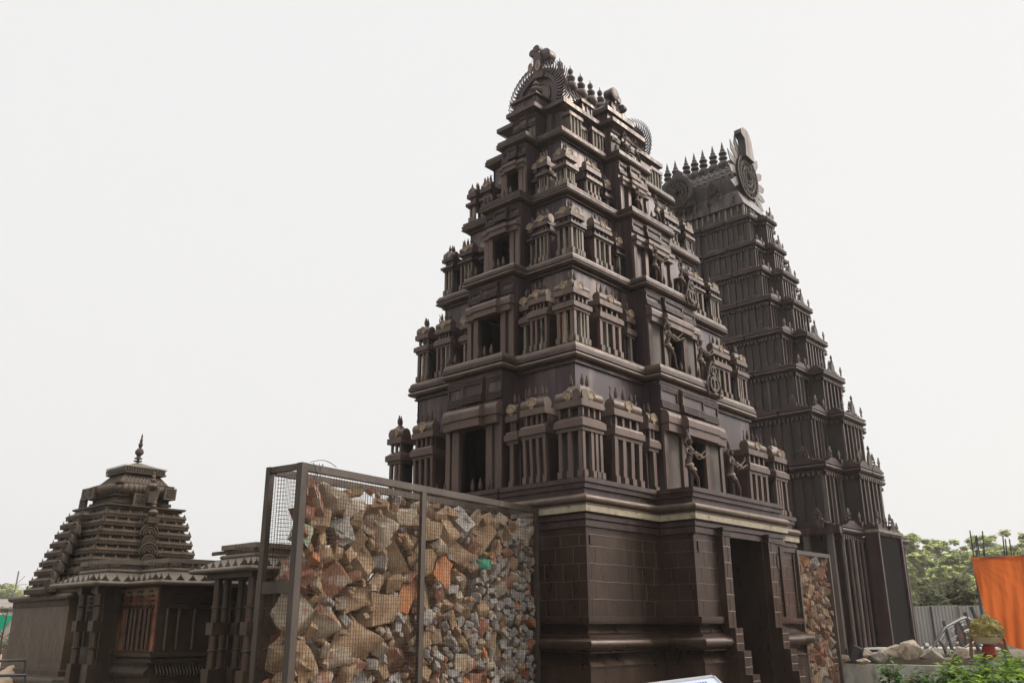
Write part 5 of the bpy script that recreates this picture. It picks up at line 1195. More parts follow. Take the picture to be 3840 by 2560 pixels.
def hall():
    P = [(-4.19, 11.0), (-4.19, 8.87), (-3.49, 8.87), (-3.49, 7.74), (-2.45, 7.74), (-2.45, 7.45), (.3, 7.45), (.3, 11.0)]
    eave_roof(LH, P, 2.50, HL)
    # platform
    MB(LH).sweep([(-4.05, 11.2), (-4.05, 9.15), (-3.35, 9.15), (-3.35, 7.95), (.2, 7.95), (.2, 11.2)], [(0, 0), (0, .48), (.08, .49), (.08, .58), (-.05, .6)], cap_top=True).build('platform', 'column', HL, smooth=False)
    # red faced wall block and dark wall
    b = MB(LH); b.box(-3.15, .1, 8.22, 9.75, .6, 2.5); b.build('hall_wall', 'column', HL, smooth=False)
    for (z0_, z1_, d) in ((.62, .72, .06), (1.02, 1.08, .09), (1.12, 1.2, .12)): MB(LH).sweep([(-3.15, 9.75), (-3.15, 8.22), (.1, 8.22)], [(0, z0_), (d, z0_), (d, z1_), (0, z1_)], closed=False).build('wall_band', 'column', HL, smooth=False)
    MB(LH).box(-3.165, -3.152, 8.26, 9.7, 1.22, 2.44).build('painted_panel', 'red_panel', HL, smooth=False)
    MB(LH).box(-3.172, -3.166, 8.28, 9.68, 2.28, 2.42).build('painted_frieze', 'gear', HL, smooth=False)
    T = lambda p: LH((-3.166 - p[1], p[0], p[2])); T2 = lambda p: LH((p[0], 8.20 - p[1], p[2]))
    for (TT, us, um) in ((T, (8.42, 8.58, 8.78, 9.0, 9.16, 9.36), ((8.38, .26), (8.85, .26), (9.3, .26))), (T2, (-2.98, -2.74, -2.4, -1.95, -1.6, -1.3), ((-2.9, .3), (-2.3, .5), (-1.55, .3)))):
        for u in us: MB(TT).tube([(u, .05, 1.24), (u, .05, 2.02)], .036, 10).build('half_column', 'column', HL)
        b = MB(TT)
        for (u, w_) in um:
            b.hexa([(u - .04, .001, 2.03), (u + w_ + .04, .001, 2.03), (u + w_ + .04, .14, 2.03), (u - .04, .14, 2.03), (u, .001, 2.10), (u + w_, .001, 2.10), (u + w_, .05, 2.10), (u, .05, 2.10)])
            for j in range(3): s_ = .03 * j; b.box(u + s_, u + w_ - s_, .001, .06 - .01 * j, 2.16 + .09 * j, 2.19 + .09 * j)
        each(b, 'wall_ledge', 'column', HL, HL)
    # porch wall piece with niches behind the corner pillars
    b = MB(LH); b.box(-3.55, -3.2, 9.75, 10.9, .6, 2.5); b.build('porch_wall', 'shrine', HL, smooth=False)
    T = lambda p: LH((-3.552 - p[1], p[0], p[2]))
    for u in (9.88, 10.12, 10.36, 10.6): MB(T).tube([(u, .04, 1.3), (u, .04, 2.0)], .032, 8).build('half_column', 'column', HL)
    b = MB(T)
    for u in (9.84, 10.28): 
        for j in range(4): b.box(u + .015 * j, u + .3 - .015 * j, .001, .06, 2.05 + .09 * j, 2.085 + .09 * j)
    b.box(9.8, 10.8, .001, .07, 1.05, 1.14); b.box(9.8, 10.8, .001, .04, .92, .98); each(b, 'wall_ledge', 'shrine', HL, HL)
    # swan-neck balusters along the plinth
    b = MB(LH)
    for k in range(24):
        y = 8.28 + .06 * k; b.tube([(-3.25 - .05 * sin(t * 2 * pi), y, .74 + .27 * t) for t in [i / 6 for i in range(7)]], .014, 5)
    for k in range(34):
        x = -3.1 + .07 * k; b.tube([(x, 8.12 - .05 * sin(t * 2 * pi), .74 + .27 * t) for t in [i / 6 for i in range(7)]], .014, 5)
    each(b, 'curved_baluster', 'shrine', HL, HL, smooth=True)
    for (x, y) in ((-3.79, 9.45), (-3.79, 10.20)):
        b = MB(LH); b.tube([(x, y, .9), (x, y, 2.48)], .075, 16); b.box(x - .1, x + .1, y - .1, y + .1, .60, .98); b.box(x - .11, x + .11, y - .11, y + .11, 1.60, 1.80); b.box(x - .09, x + .09, y - .09, y + .09, 2.32, 2.48)
        for z in (1.28, 2.08): b.lathe((x, y, z), [(.075, -.02), (.105, 0), (.075, .02)], 16)
        b.build('pillar', 'column', HL)
hall()

# small four-column pavilion
PV = empty('pavilion', (-2.4, 6.0, 0)); tag(PV, 'small open pavilion on round columns, half hidden by the end of the rubble cage', 'pavilion')
LP = local(PV)
def pav():
    P = [(-3.27, 7.0), (-3.27, 5.0), (-1.35, 5.0), (-1.35, 7.0)]
    eave_roof(LP, P, 2.65, PV)
    MB(LP).box(-3.02, -1.55, 5.2, 6.75, 2.52, 2.62).build('ceiling_beam', 'column', PV, smooth=False)
    MB(LP).sweep([(-3.25, 6.9), (-3.25, 5.0), (-1.5, 5.0), (-1.5, 6.9)], [(0, 0), (0, .55), (.05, .56), (.05, .64), (-.05, .66)], cap_top=True).build('platform', 'shrine', PV, smooth=False)
    for (x, y) in ((-2.92, 5.33), (-2.92, 6.47), (-2.34, 6.6), (-2.5, 6.85), (-1.8, 5.33), (-1.75, 6.5)):
        b = MB(LP); b.tube([(x, y, .9), (x, y, 2.54)], .075, 18); b.box(x - .115, x + .115, y - .115, y + .115, .66, .93); b.box(x - .11, x + .11, y - .11, y + .11, 1.52, 1.74)
        for z in (1.25, 2.0): b.lathe((x, y, z), [(.075, -.02), (.10, -.01), (.10, .01), (.075, .02)], 18)
        b.build('column', 'column', PV)
pav()
MSH = MB(); MSH.box(-.02, .02, -.55, .55, .7, 2.3)
o = MSH.build('cloth_screen', 'crimson', smooth=False); o.location = (-1.1, 8.0, 0); o.rotation_euler.z = R(50); tag(o, 'dark red screen hanging behind the columns of the small pavilion', 'screen')

# ------------------------------------------------------------------ raised ground behind, on the far side
b = MB(); A = at(3158, 2400, 24.6); B = at(3900, 2400, 23.0)
tp = .86
vs = [(10.4, 7.8, tp), (A.x, A.y, tp), (B.x, B.y, tp), (B.x + 3, B.y - 12, tp), (70, -30, tp), (70, 40, tp), (10.4, 40, tp)]
n = len(vs); b.add([(x, y, 0) for x, y, z in vs] + vs, [tuple(range(n, 2 * n))] + [(i, (i + 1) % n, n + (i + 1) % n, n + i) for i in range(n)])
tag(b.build('terrace_ground', 'ground', smooth=False), kind='structure')
# low plastered wall along its edge
d = (B - A); d.z = 0; ln = d.length; d.normalize(); nn = Vector((d.y, -d.x, 0))
if nn.dot(CAM - A) < 0: nn = -nn
T = lambda p: (A.x + d.x * p[0] + nn.x * p[1], A.y + d.y * p[0] + nn.y * p[1], p[2])
b = MB(T); b.box(-.4, ln + 2, .003, .28, 0, .74)
o = b.build('low_wall', 'white_wall', smooth=False); tag(o, 'low stained white plaster wall carrying a row of boulders', 'wall')
b = MB(T); b.box(.95, 1.32, .281, .295, .05, .45); o = b.build('wall_board', 'paint_white', smooth=False); tag(o, 'pale blue white board leaning on the low wall', 'board')
# boulders on the wall
rg = random.Random(21)
def boulder(px, pbot, wpx, hpx, d_, label, seed, m='rock'):
    g = random.Random(seed); c = at(px, pbot, d_); sc = d_ / 3284.2
    hpx *= 1.08; w_, h_ = wpx * sc * .5, hpx * sc * .62
    bm = bmesh.new(); bmesh.ops.create_icosphere(bm, subdivisions=4, radius=1)
    cuts = [(Vector((g.gauss(0, 1), g.gauss(0, 1), g.gauss(.2, 1))).normalized(), g.uniform(.60, .84)) for _ in range(13)]
    of = Vector((seed * 7.1, 3, 1))
    for v in bm.verts:
        for n_, d0 in cuts:
            e_ = v.co.dot(n_)
            if e_ > d0: v.co -= n_ * (e_ - d0) * .92
        v.co *= 1 + .10 * noise.noise(v.co * 2 + of) + .05 * noise.noise(v.co * 5 + of) + .02 * noise.noise(v.co * 12 + of)
    lo = min(v.co.z for v in bm.verts); hi = max(v.co.z for v in bm.verts); mx = max(max(abs(v.co.x), abs(v.co.y)) for v in bm.verts)
    for v in bm.verts: v.co.x *= w_ / mx; v.co.y *= w_ / mx * .8; v.co.z = (v.co.z - lo) / (hi - lo) * hpx * sc
    a = math.atan2(d.y, d.x); bmesh.ops.transform(bm, matrix=Matrix.Rotation(a, 4, 'Z'), verts=bm.verts)
    bmesh.ops.recalc_face_normals(bm, faces=bm.faces)
    me = bpy.data.meshes.new('boulder'); bm.to_mesh(me); bm.free(); me.materials.append(M['rock' if seed % 3 else 'rock_grey']); me.polygons.foreach_set('use_smooth', [True] * len(me.polygons)); me.set_sharp_from_angle(angle=R(14))
    o = bpy.data.objects.new('boulder', me); o.location = (c.x, c.y, .742); COL.objects.link(o); tag(o, label, 'boulder', 'boulders along the low wall'); return o
DW = 24.3
boulder(3172, 2480, 46, 26, DW, 'small grey boulder under the floodlight by the narrow cage', 1)
boulder(3252, 2480, 62, 42, DW + .2, 'squat boulder just behind the black floodlight', 2)
boulder(3302, 2480, 70, 38, DW - .1, 'low grey-edged boulder between the squat one and the tan one', 3)
boulder(3348, 2480, 80, 56, DW, 'rounded tan boulder in the middle of the row', 4)
boulder(3424, 2480, 96, 70, DW - .2, 'tallest peaked boulder of the row', 5)
boulder(3496, 2484, 84, 50, DW - .3, 'broad orange-stained boulder at the foot of the bridge railing', 6)
boulder(3238, 2486, 52, 18, DW - .6, 'flat yellowish stone lying in front of the floodlight', 7)
boulder(3618, 2490, 80, 52, DW - .4, 'dark boulder half sunk in the hedge below the railing', 8)
# floodlight
c = at(3205, 2478, 24.2); FL = empty('floodlight', (c.x, c.y, .745)); tag(FL, 'black floodlight on a tilted bracket standing on the low wall', 'floodlight')
rt = -(math.atan2(nn.y, nn.x) + pi / 2)
def TF(p):
    a = math.atan2(d.y, d.x); x, y = p[0], p[1]; return (x * cos(a) - y * sin(a), x * sin(a) + y * cos(a), p[2])
def TF2(p):
    a = -.42; u_2, z_2 = p[0] * cos(a) - (p[2] - .1) * sin(a), (p[2] - .1) * cos(a) + p[0] * sin(a); return TF((u_2 + .02, p[1], z_2 + .16))
b = MB(TF2); b.box(-.12, .12, -.03, .10, -.02, .34); b.box(-.09, .09, .10, .16, .06, .26)
for q in range(5): b.box(-.10 + .045 * q, -.085 + .045 * q, .16, .19, .08, .24)
b.build('lamp_body', 'black_plastic', FL, smooth=False)
MB(TF2).box(-.10, .10, -.036, -.031, .0, .32).build('lamp_glass', 'dark_steel', FL)
b = MB(TF); b.box(-.20, -.165, -.01, .03, 0, .34); b.box(-.2, .12, -.02, .05, 0, .025); b.box(.085, .12, -.01, .03, .0, .2); b.build('bracket', 'black_plastic', FL, smooth=False)
b = MB(); b.tube([c + Vector(q) for q in ((0, -.05, -.35 + .35), (.12, -.2, .05), (.2, -.34, -.2), (.3, -.45, -.5), (.33, -.5, -.8))] , .012, 5)
tag(b.build('power_cable', 'cord'), 'thin black cable hanging from the floodlight down the low wall', 'cable')
b = MB(); e = at(3155, 2450, 24.4); b.tube([(e.x, e.y, e.z), (c.x - .1, c.y + .1, 1.1)], .014, 5); b.tube([(e.x, e.y, e.z - .05), (c.x - .05, c.y + .1, .86)], .012, 5); tag(b.build('stay_rod', 'dark_steel'), 'two thin dark rods bracing the floodlight towards the narrow cage', 'rod')

# corrugated sheet fence
F0 = at(3380, 2420, 36); F1 = at(3740, 2420, 36); dv2 = (F1 - F0); dv2.z = 0; fl = dv2.length; dv2.normalize(); fn = Vector((dv2.y, -dv2.x, 0)); 
if fn.dot(CAM - F0) < 0: fn = -fn
FE = empty('sheet_fence', (F0.x, F0.y, tp)); tag(FE, 'grey corrugated sheet metal fence below the hazy trees', 'fence')
TFn = lambda p: (dv2.x * p[0] + fn.x * p[1], dv2.y * p[0] + fn.y * p[1], p[2])
u = -1.5; k = 0
while u < fl - .1:
    w_ = .88; b = MB(TFn); n = 8; vs = []; 
    for z in (.0, 1.42 + .02 * (k % 2)):
        for i in range(n * 4 + 1):
            x = u + w_ * i / (n * 4); ph = (i % 4); vs.append((x, .02 + (.022 if ph in (1, 2) else 0), z))
    m_ = n * 4 + 1; b.add(vs, [(i, i + 1, m_ + i + 1, m_ + i) for i in range(m_ - 1)]); b.build('fence_sheet', 'fence', FE, smooth=False, recalc=False)
    b = MB(TFn); b.box(u - .03, u + .03, .046, .09, 0, 1.40); b.build('fence_post', 'dark_steel' if k % 2 else 'shed', FE, smooth=False)
    u += w_; k += 1
g = at(3760, 2380, 35.5)

# arched foot bridge with its railing
def bridge():
    c0 = at(3492, 2450, 26); c1 = at(3612, 2330, 26); dd = (c1 - c0); zz = tp; dd.z = 0; L_ = dd.length; dd.normalize(); nb_ = Vector((dd.y, -dd.x, 0))
    if nb_.dot(CAM - c0) < 0: nb_ = -nb_
    RT = empty('foot_bridge', (c0.x, c0.y, tp)); tag(RT, 'small slatted foot bridge with an arched steel tube railing', 'foot bridge')
    T = lambda p: (dd.x * p[0] + nb_.x * p[1], dd.y * p[0] + nb_.y * p[1], p[2])
    b = MB(T)
    for i in range(16): b.box(-1.6, 1.6, -1.9 + .12 * i, -1.9 + .12 * i + .085, .16 + .012 * i * 0, .20)
    b.build('deck_slat', 'paint_white', RT, smooth=False)
    s_ = 26 / 3284.2
    X = lambda px: (px - 3492) * s_; Z = lambda py: c0.z + (2450 - py) * s_ * .97 - tp - .03
    V_ = lambda x, y: (X(3400 + x / 5.227), 0, Z(2260 + y / 5.227))
    def tb(pts, r, nm, m='steel'): MB(T).tube([V_(*p) for p in pts], r, 8).build(nm, m, RT)
    tb([(470, 940), (540, 840), (620, 730), (700, 620), (765, 540), (840, 495), (930, 450), (1020, 405), (1110, 375)], .05, 'hand_rail')
    tb([(1110, 375), (1180, 430), (1260, 500), (1330, 570)], .03, 'hand_rail')
    for p in (((700, 895), (745, 820), (800, 750), (925, 670)), ((1020, 615), (1145, 570)), ((510, 1010), (575, 930)), ((820, 1000), (900, 915), (1040, 840), (1175, 765)), ((740, 1080), (820, 1000)), ((550, 1070), (600, 1010)), ((1165, 590), (1280, 700)), ((1190, 780), (1310, 880))):
        tb(list(p), .035, 'middle_rail')
    for p in (((840, 600), (910, 560)), ((1000, 515), (1055, 490)), ((885, 800), (950, 770)), ((1040, 710), (1095, 695)), ((665, 800), (725, 735)), ((700, 1000), (770, 925))):
        tb(list(p), .028, 'short_rail')
    for p in (((745, 430), (775, 640), (800, 830), (830, 1010)), ((1088, 290), (1120, 480), (1165, 720), (1210, 930)), ((1195, 200), (1240, 420), (1300, 700), (1340, 900))):
        tb(list(p), .045, 'rail_post', 'dark_steel')
    for cx_, cy_, rx, ry, tilt in ((975, 655, 58, 195, .12), (640, 930, 62, 170, .14)):
        pts = []
        for i in range(25):
            a = 2 * pi * i / 24; x, y = rx * cos(a), ry * sin(a); pts.append((cx_ + x + tilt * y, cy_ + y))
        tb(pts, .035, 'oval_ornament', 'dark_steel')
    b = MB(T); q = V_(420, 960); b.tube([(q[0], 0, .16), (q[0], 0, V_(420, 880)[2])], .055, 10); b.lathe((q[0], 0, V_(420, 880)[2] - .02), [(.04, 0), (.07, .03), (.08, .08), (.065, .13), (.02, .15)], 14)
    b.build('ball_cap_post', 'steel', RT)
bridge()

# orange cloth hung over a brick work, with reinforcing bars above
def cloth():
    c0 = at(3640, 2090, 26.5); c1 = at(3900, 2086, 26.5); dd = (c1 - c0); dd.z = 0; dd.normalize(); W_ = 3.1; nn_ = Vector((dd.y, -dd.x, 0))
    if nn_.dot(CAM - c0) < 0: nn_ = -nn_
    T = lambda p: (c0.x + dd.x * p[0] + nn_.x * p[1], c0.y + dd.y * p[0] + nn_.y * p[1], p[2])
    zt = c0.z; b = MB(T); nx, nz = 110, 60; vs = []
    for j in range(nz + 1):
        t = j / nz
        x0 = .02 + .02 * t + .20 * t ** 2
        zb_ = zt - 2.35
        for i in range(nx + 1):
            s_ = i / nx; x = x0 + (W_ - x0) * s_
            sag = .10 * (1 - s_) ** 2 * sin(pi * t)
            fold = .05 * sin(x * 9 + 2.2 * t + 1.5 * noise.noise(Vector((x * 1.2, t * .8, 1)))) * (.25 + .75 * t) + .03 * sin(x * 23 + 5 * t) * t
            gather = .06 * sin((s_ * 40 + t * 6)) * math.exp(-s_ * 9) * t
            cr = math.hypot(x, 1.2 * t * 2); fold += .014 * abs(sin(math.atan2(t * 2.2, x + .05) * 15 + .6 * noise.noise(Vector((x * 3, t * 4, 7))))) * math.exp(-cr * .5) + .09 * noise.noise(Vector((x * 3.5 + t, t * 1.4, 3))) + .025 * noise.noise(Vector((x * 11, t * 3.5, 8)))
            zz = zt + .02 * s_ - (1.98 + .36 * min(x, 1.5)) * t
            vs.append((x, fold + gather + .05 * t - sag, zz))
    m_ = nx + 1; b.add(vs, [(j * m_ + i, j * m_ + i + 1, (j + 1) * m_ + i + 1, (j + 1) * m_ + i) for j in range(nz) for i in range(nx)])
    o = b.build('hanging_cloth', 'orange_cloth', recalc=False); tag(o, 'large bright orange cloth hung over bars beside the hazy trees', 'cloth')
    b = MB(T)
    b.tube([(.0, -.04, zt + .0), (W_, -.04, zt + .02)], .02, 6); b.tube([(.05, -.05, tp), (.05, -.05, zt)], .03, 6); b.tube([(2.4, -.05, tp), (2.4, -.05, zt)], .03, 6)
    tag(b.build('pole_rack', 'dark_steel'), 'dark poles holding up the orange cloth', 'poles')
    s_ = 27 / 3284.2; k = 0
    for (x0, y0, x1, y1) in ((3656, 2084, 3637, 1988), (3672, 2090, 3658, 2010), (3680, 2090, 3662, 2006), (3664, 2090, 3660, 2063), (3694, 2090, 3684, 1990), (3700, 2092, 3687, 2036), (3702, 2092, 3686, 2060), (3772, 2088, 3761, 2015), (3780, 2086, 3770, 2020), (3799, 2086, 3785, 2020), (3806, 2084, 3802, 2066), (3820, 2084, 3815, 2068), (3828, 2084, 3825, 2068)):
        p0, p1 = at(x0, y0 + 30, 27.0), at(x1, y1, 27.0)
        bb = MB(); bb.tube([(p0.x, p0.y, p0.z), (p1.x, p1.y, p1.z)], .017, 5); o = bb.build('reinforcing_bar', 'dark_steel'); k += 1
        tag(o, 'rusty reinforcing bar sticking up behind the orange cloth', 'steel bar', 'reinforcing bars behind the orange cloth')
    p = at(3660, 2420, 29)
    b = MB(lambda q: (p.x + q[0] * dd.x + q[1] * nn_.x, p.y + q[0] * dd.y + q[1] * nn_.y, q[2])); b.hexa([(-.55, -.4, tp), (.8, -.4, tp), (.8, .4, tp), (-.55, .4, tp), (-.38, -.3, 1.62), (.75, -.3, 1.60), (.75, .3, 1.60), (-.38, .3, 1.62)])
    tag(b.build('brick_stack', 'brickpost', smooth=False), 'pinkish stack of bricks behind the bridge railing', 'brick stack')
    b = MB(T); rr = random.Random(4)
    for i in range(26):
        x = .95 + .08 * i; z = zt - 2.42 - .1 * rr.random(); b.hexa([(x, .02, z - .12 * rr.random() - .05), (x + .05, .02, z - .1), (x + .05, .03, z - .1), (x, .03, z - .1), (x, .02, zt - 2.2), (x + .05, .02, zt - 2.2), (x + .05, .03, zt - 2.2), (x, .03, zt - 2.2)])
    tag(b.build('red_rag_fringe', 'red_cloth', smooth=False), 'torn red fringe showing below the orange cloth', 'rag')
cloth()

# ------------------------------------------------------------------ foliage
def leaf_cloud(b, rg, c, rad, n, size, flat=1.0, shape='leaf', nose=None):
    for _ in range(n):
        v = Vector((rg.gauss(0, 1), rg.gauss(0, 1), rg.gauss(0, 1))).normalized() * (rg.random() ** .4)
        p = Vector(c) + Vector((v.x * rad[0], v.y * rad[1], v.z * rad[2]))
        a = rg.uniform(0, 2 * pi); tl = rg.uniform(-.5, .7); s = size * rg.uniform(.6, 1.25)
        d1 = Vector((cos(a) * cos(tl), sin(a) * cos(tl), -sin(tl))); sd_ = d1.cross(Vector((rg.uniform(-.4, .4), rg.uniform(-.4, .4), 1))).normalized(); up_ = sd_.cross(d1)
        w_ = .36 * s
        if shape == 'leaf':
            q = [p, p + d1 * s * .35 + sd_ * w_ + up_ * .08 * s, p + d1 * s, p + d1 * s * .35 - sd_ * w_ + up_ * .08 * s, p + d1 * s * .7 + sd_ * w_ * .6, p + d1 * s * .7 - sd_ * w_ * .6]
            b.add([tuple(x) for x in q], [(0, 1, 4, 2), (0, 2, 5, 3)])
        else:
            q = [p - sd_ * w_, p + d1 * s * .6 - sd_ * w_ * .9, p + d1 * s, p + sd_ * w_]
            b.add([tuple(x) for x in q], [(0, 1, 2, 3)])
def tree(x, y, z0, h, cr, label, seed, m='leaf_tree', n=2600, ls=.2, low=.3, group=None, name='broadleaf_tree', cat='tree'):
    rg = random.Random(seed); root = empty(name, (x, y, z0)); tag(root, label, cat, group)
    b = MB(); tips = []
    lean = (rg.uniform(-.1, .1), rg.uniform(-.1, .1))
    b.tube([(lean[0] * t * h, lean[1] * t * h, h * .72 * t) for t in (0, .25, .5, .75, 1)], [.05 * h * q for q in (1, .8, .6, .42, .2)], 7)
    for i in range(7):
        a = rg.uniform(0, 2 * pi); z = h * rg.uniform(low, .68); L_ = cr * rg.uniform(.55, .95)
        b.tube([(lean[0] * z, lean[1] * z, z), (cos(a) * L_ * .5, sin(a) * L_ * .5, z + .12 * h), (cos(a) * L_, sin(a) * L_, z + .2 * h)], [.018 * h, .012 * h, .004 * h], 5); tips.append((cos(a) * L_, sin(a) * L_, z + .2 * h))
    b.build('trunk', 'bark', root)
    c = MB(); k = 64
    for i in range(k):
        if i < len(tips): t = tips[i]
        else:
            a = rg.uniform(0, 2 * pi); rr = cr * rg.uniform(0, .85); zz = h * (low + .12 + (1 - low - .2) * rg.random()); t = (rr * cos(a), rr * sin(a), zz)
        f = max(.45, 1.1 - .6 * max(0, (t[2] / h - .5) * 2)); rd = cr * rg.uniform(.10, .26) * f
        t = (t[0] * f, t[1] * f, t[2])
        leaf_cloud(c, rg, t, (rd, rd, rd * .7), n // k, ls, shape='q')
    c.build('crown', m, root, smooth=False, recalc=False)
    return root
rg = random.Random(9)
spec = [(3400, 1985, 44, 1.7), (3455, 2060, 40, 1.5), (3520, 2020, 46, 1.6), (3475, 2000, 52, 1.4), (3590, 1990, 48, 1.5), (3570, 2070, 40, 1.5), (3650, 2050, 44, 1.5), (3700, 1995, 47, 1.6), (3745, 2045, 41, 1.4), (3800, 2030, 46, 1.7), (3850, 1970, 43, 1.9), (3330, 1975, 50, 1.7), (3520, 2120, 38.5, 1.5)]
names = ['tree with its crown rising beside the second tower base', 'bushy hazy green tree above the first fence sheets', 'hazy tree in the middle of the row with a rounded top', 'thin tree top showing between two denser crowns', 'upright tree with a notched top beside the tall bars',
         'low dense tree right above the middle of the fence', 'broad tree whose lower crown touches the orange cloth edge', 'tree standing behind the tallest reinforcing bars', 'small tree between the two groups of reinforcing bars', 'wide tree above the middle of the orange cloth',
         'big pale green tree at the picture edge above the orange cloth', 'tree mostly hidden behind the second tower', 'low dark tree filling the gap above the fence']
for i, ((px, py, d_, cr), nm) in enumerate(zip(spec, names)):
    d_ *= 3.0; cr *= 3.1; p = at(px, py - 14, d_); tree(p.x, p.y, 0, p.z, cr, nm, 30 + i, n=6500, ls=.46, low=.12, group='hazy trees beyond the fence')
def bush(x, y, z0, h, r, label, seed, m, n, ls, stems=7, group=None, name='leafy_shrub', shape='leaf'):
    rg = random.Random(seed); root = empty(name, (x, y, z0)); tag(root, label, 'shrub', group)
    b = MB(); c = MB()
    for i in range(stems):
        a = rg.uniform(0, 2 * pi); rr = r * rg.uniform(.15, .9); zt = h * rg.uniform(.72, 1.0) * (1 - .2 * rr / r)
        pts = [(rr * .3 * cos(a), rr * .3 * sin(a), 0), (rr * .7 * cos(a), rr * .7 * sin(a), zt * .5), (rr * cos(a), rr * sin(a), zt)]
        b.tube(pts, [.014, .01, .004], 5)
        for k in range(n // stems):
            t = .3 + .7 * rg.random() ** .8; j = 0 if t < .5 else 1; tt = (t - .5 * j) * 2
            p = Vector(pts[j]).lerp(Vector(pts[j + 1]), tt)
            leaf_cloud(c, rg, p, (.13, .13, .08), 1, ls, shape=shape)
    b.build('stem', 'bark', root); c.build('foliage', m, root, smooth=False, recalc=False); return root
# scrub in front of the far trees
for i, (px, py, d_, r) in enumerate([(3440, 2230, 37.6, 1.1), (3540, 2190, 37.8, 1.3), (3640, 2200, 37.5, 1.2), (3600, 2130, 38.5, 1.4), (3480, 2160, 38.5, 1.4)]):
    p = at(px, py, d_); bush(p.x, p.y, tp, p.z - tp + .1, r, ['dusty dry scrub just above the fence near the tower', 'olive scrub above the middle of the fence', 'yellowish scrub above the fence beside the cloth', 'taller sunlit scrub between fence and trees near the cloth', 'grey green scrub below the first hazy trees'][i], 60 + i, 'leaf_bush', 1500, .16, 16, 'scrub behind the fence', name='wild_scrub', shape='q')
# leafy hedge plants close by
hs = [(3340, 2447, 11.0, .30, 420, 6, 'leaf_dark', 'lone young shrub with dark leaves in front of the low wall'), (3440, 2492, 11.6, .34, 620, 7, 'leaf_dark', 'dark leaved shrub beside the lone one with a red flower'), (3500, 2462, 12.4, .36, 700, 9, 'leaf_dark', 'shrub below the end of the bridge railing'),
      (3575, 2452, 12.6, .42, 1100, 11, 'leaf', 'bright shrub below the railing ovals'), (3650, 2440, 12.2, .42, 1100, 11, 'leaf', 'bright shrub in front of the person with the basket'), (3720, 2425, 12.0, .42, 1100, 11, 'leaf', 'tall bright shrub below the orange cloth'),
      (3790, 2450, 11.6, .45, 1100, 11, 'leaf', 'broad bright shrub next to the picture edge'), (3850, 2480, 11.2, .45, 900, 9, 'leaf', 'shrub cut by the picture edge'),
      (3560, 2510, 10.6, .42, 1000, 9, 'leaf_dark', 'low dark shrub in the front of the hedge'), (3680, 2500, 10.4, .45, 1100, 10, 'leaf', 'low bright shrub in the front of the hedge'), (3790, 2520, 10.2, .45, 1000, 10, 'leaf', 'lowest shrub at the front corner of the hedge')]
for i, (px, py, d_, r, n, st, m, lb) in enumerate(hs):
    p = at(px, py - (22 if i > 2 else 6), d_); bush(p.x, p.y, 0, p.z, r * (1.15 if i > 2 else 1), lb, 90 + i, m, int(n * 2.1), .082, int(st * 1.4), 'shrubs of the leafy hedge')
p = at(3418, 2545, 11.2); b = MB()
for i in range(9): a = 2 * pi * i / 9; b.add([(p.x, p.y, p.z), (p.x + .03 * cos(a), p.y + .03 * sin(a), p.z + .02), (p.x + .045 * cos(a + .3), p.y + .045 * sin(a + .3), p.z + .0), (p.x + .03 * cos(a + .6), p.y + .03 * sin(a + .6), p.z + .02)], [(0, 1, 2, 3)])
tag(b.build('red_flower', 'red_cloth', smooth=False), 'single orange red blossom low in the dark shrubs', 'flower')

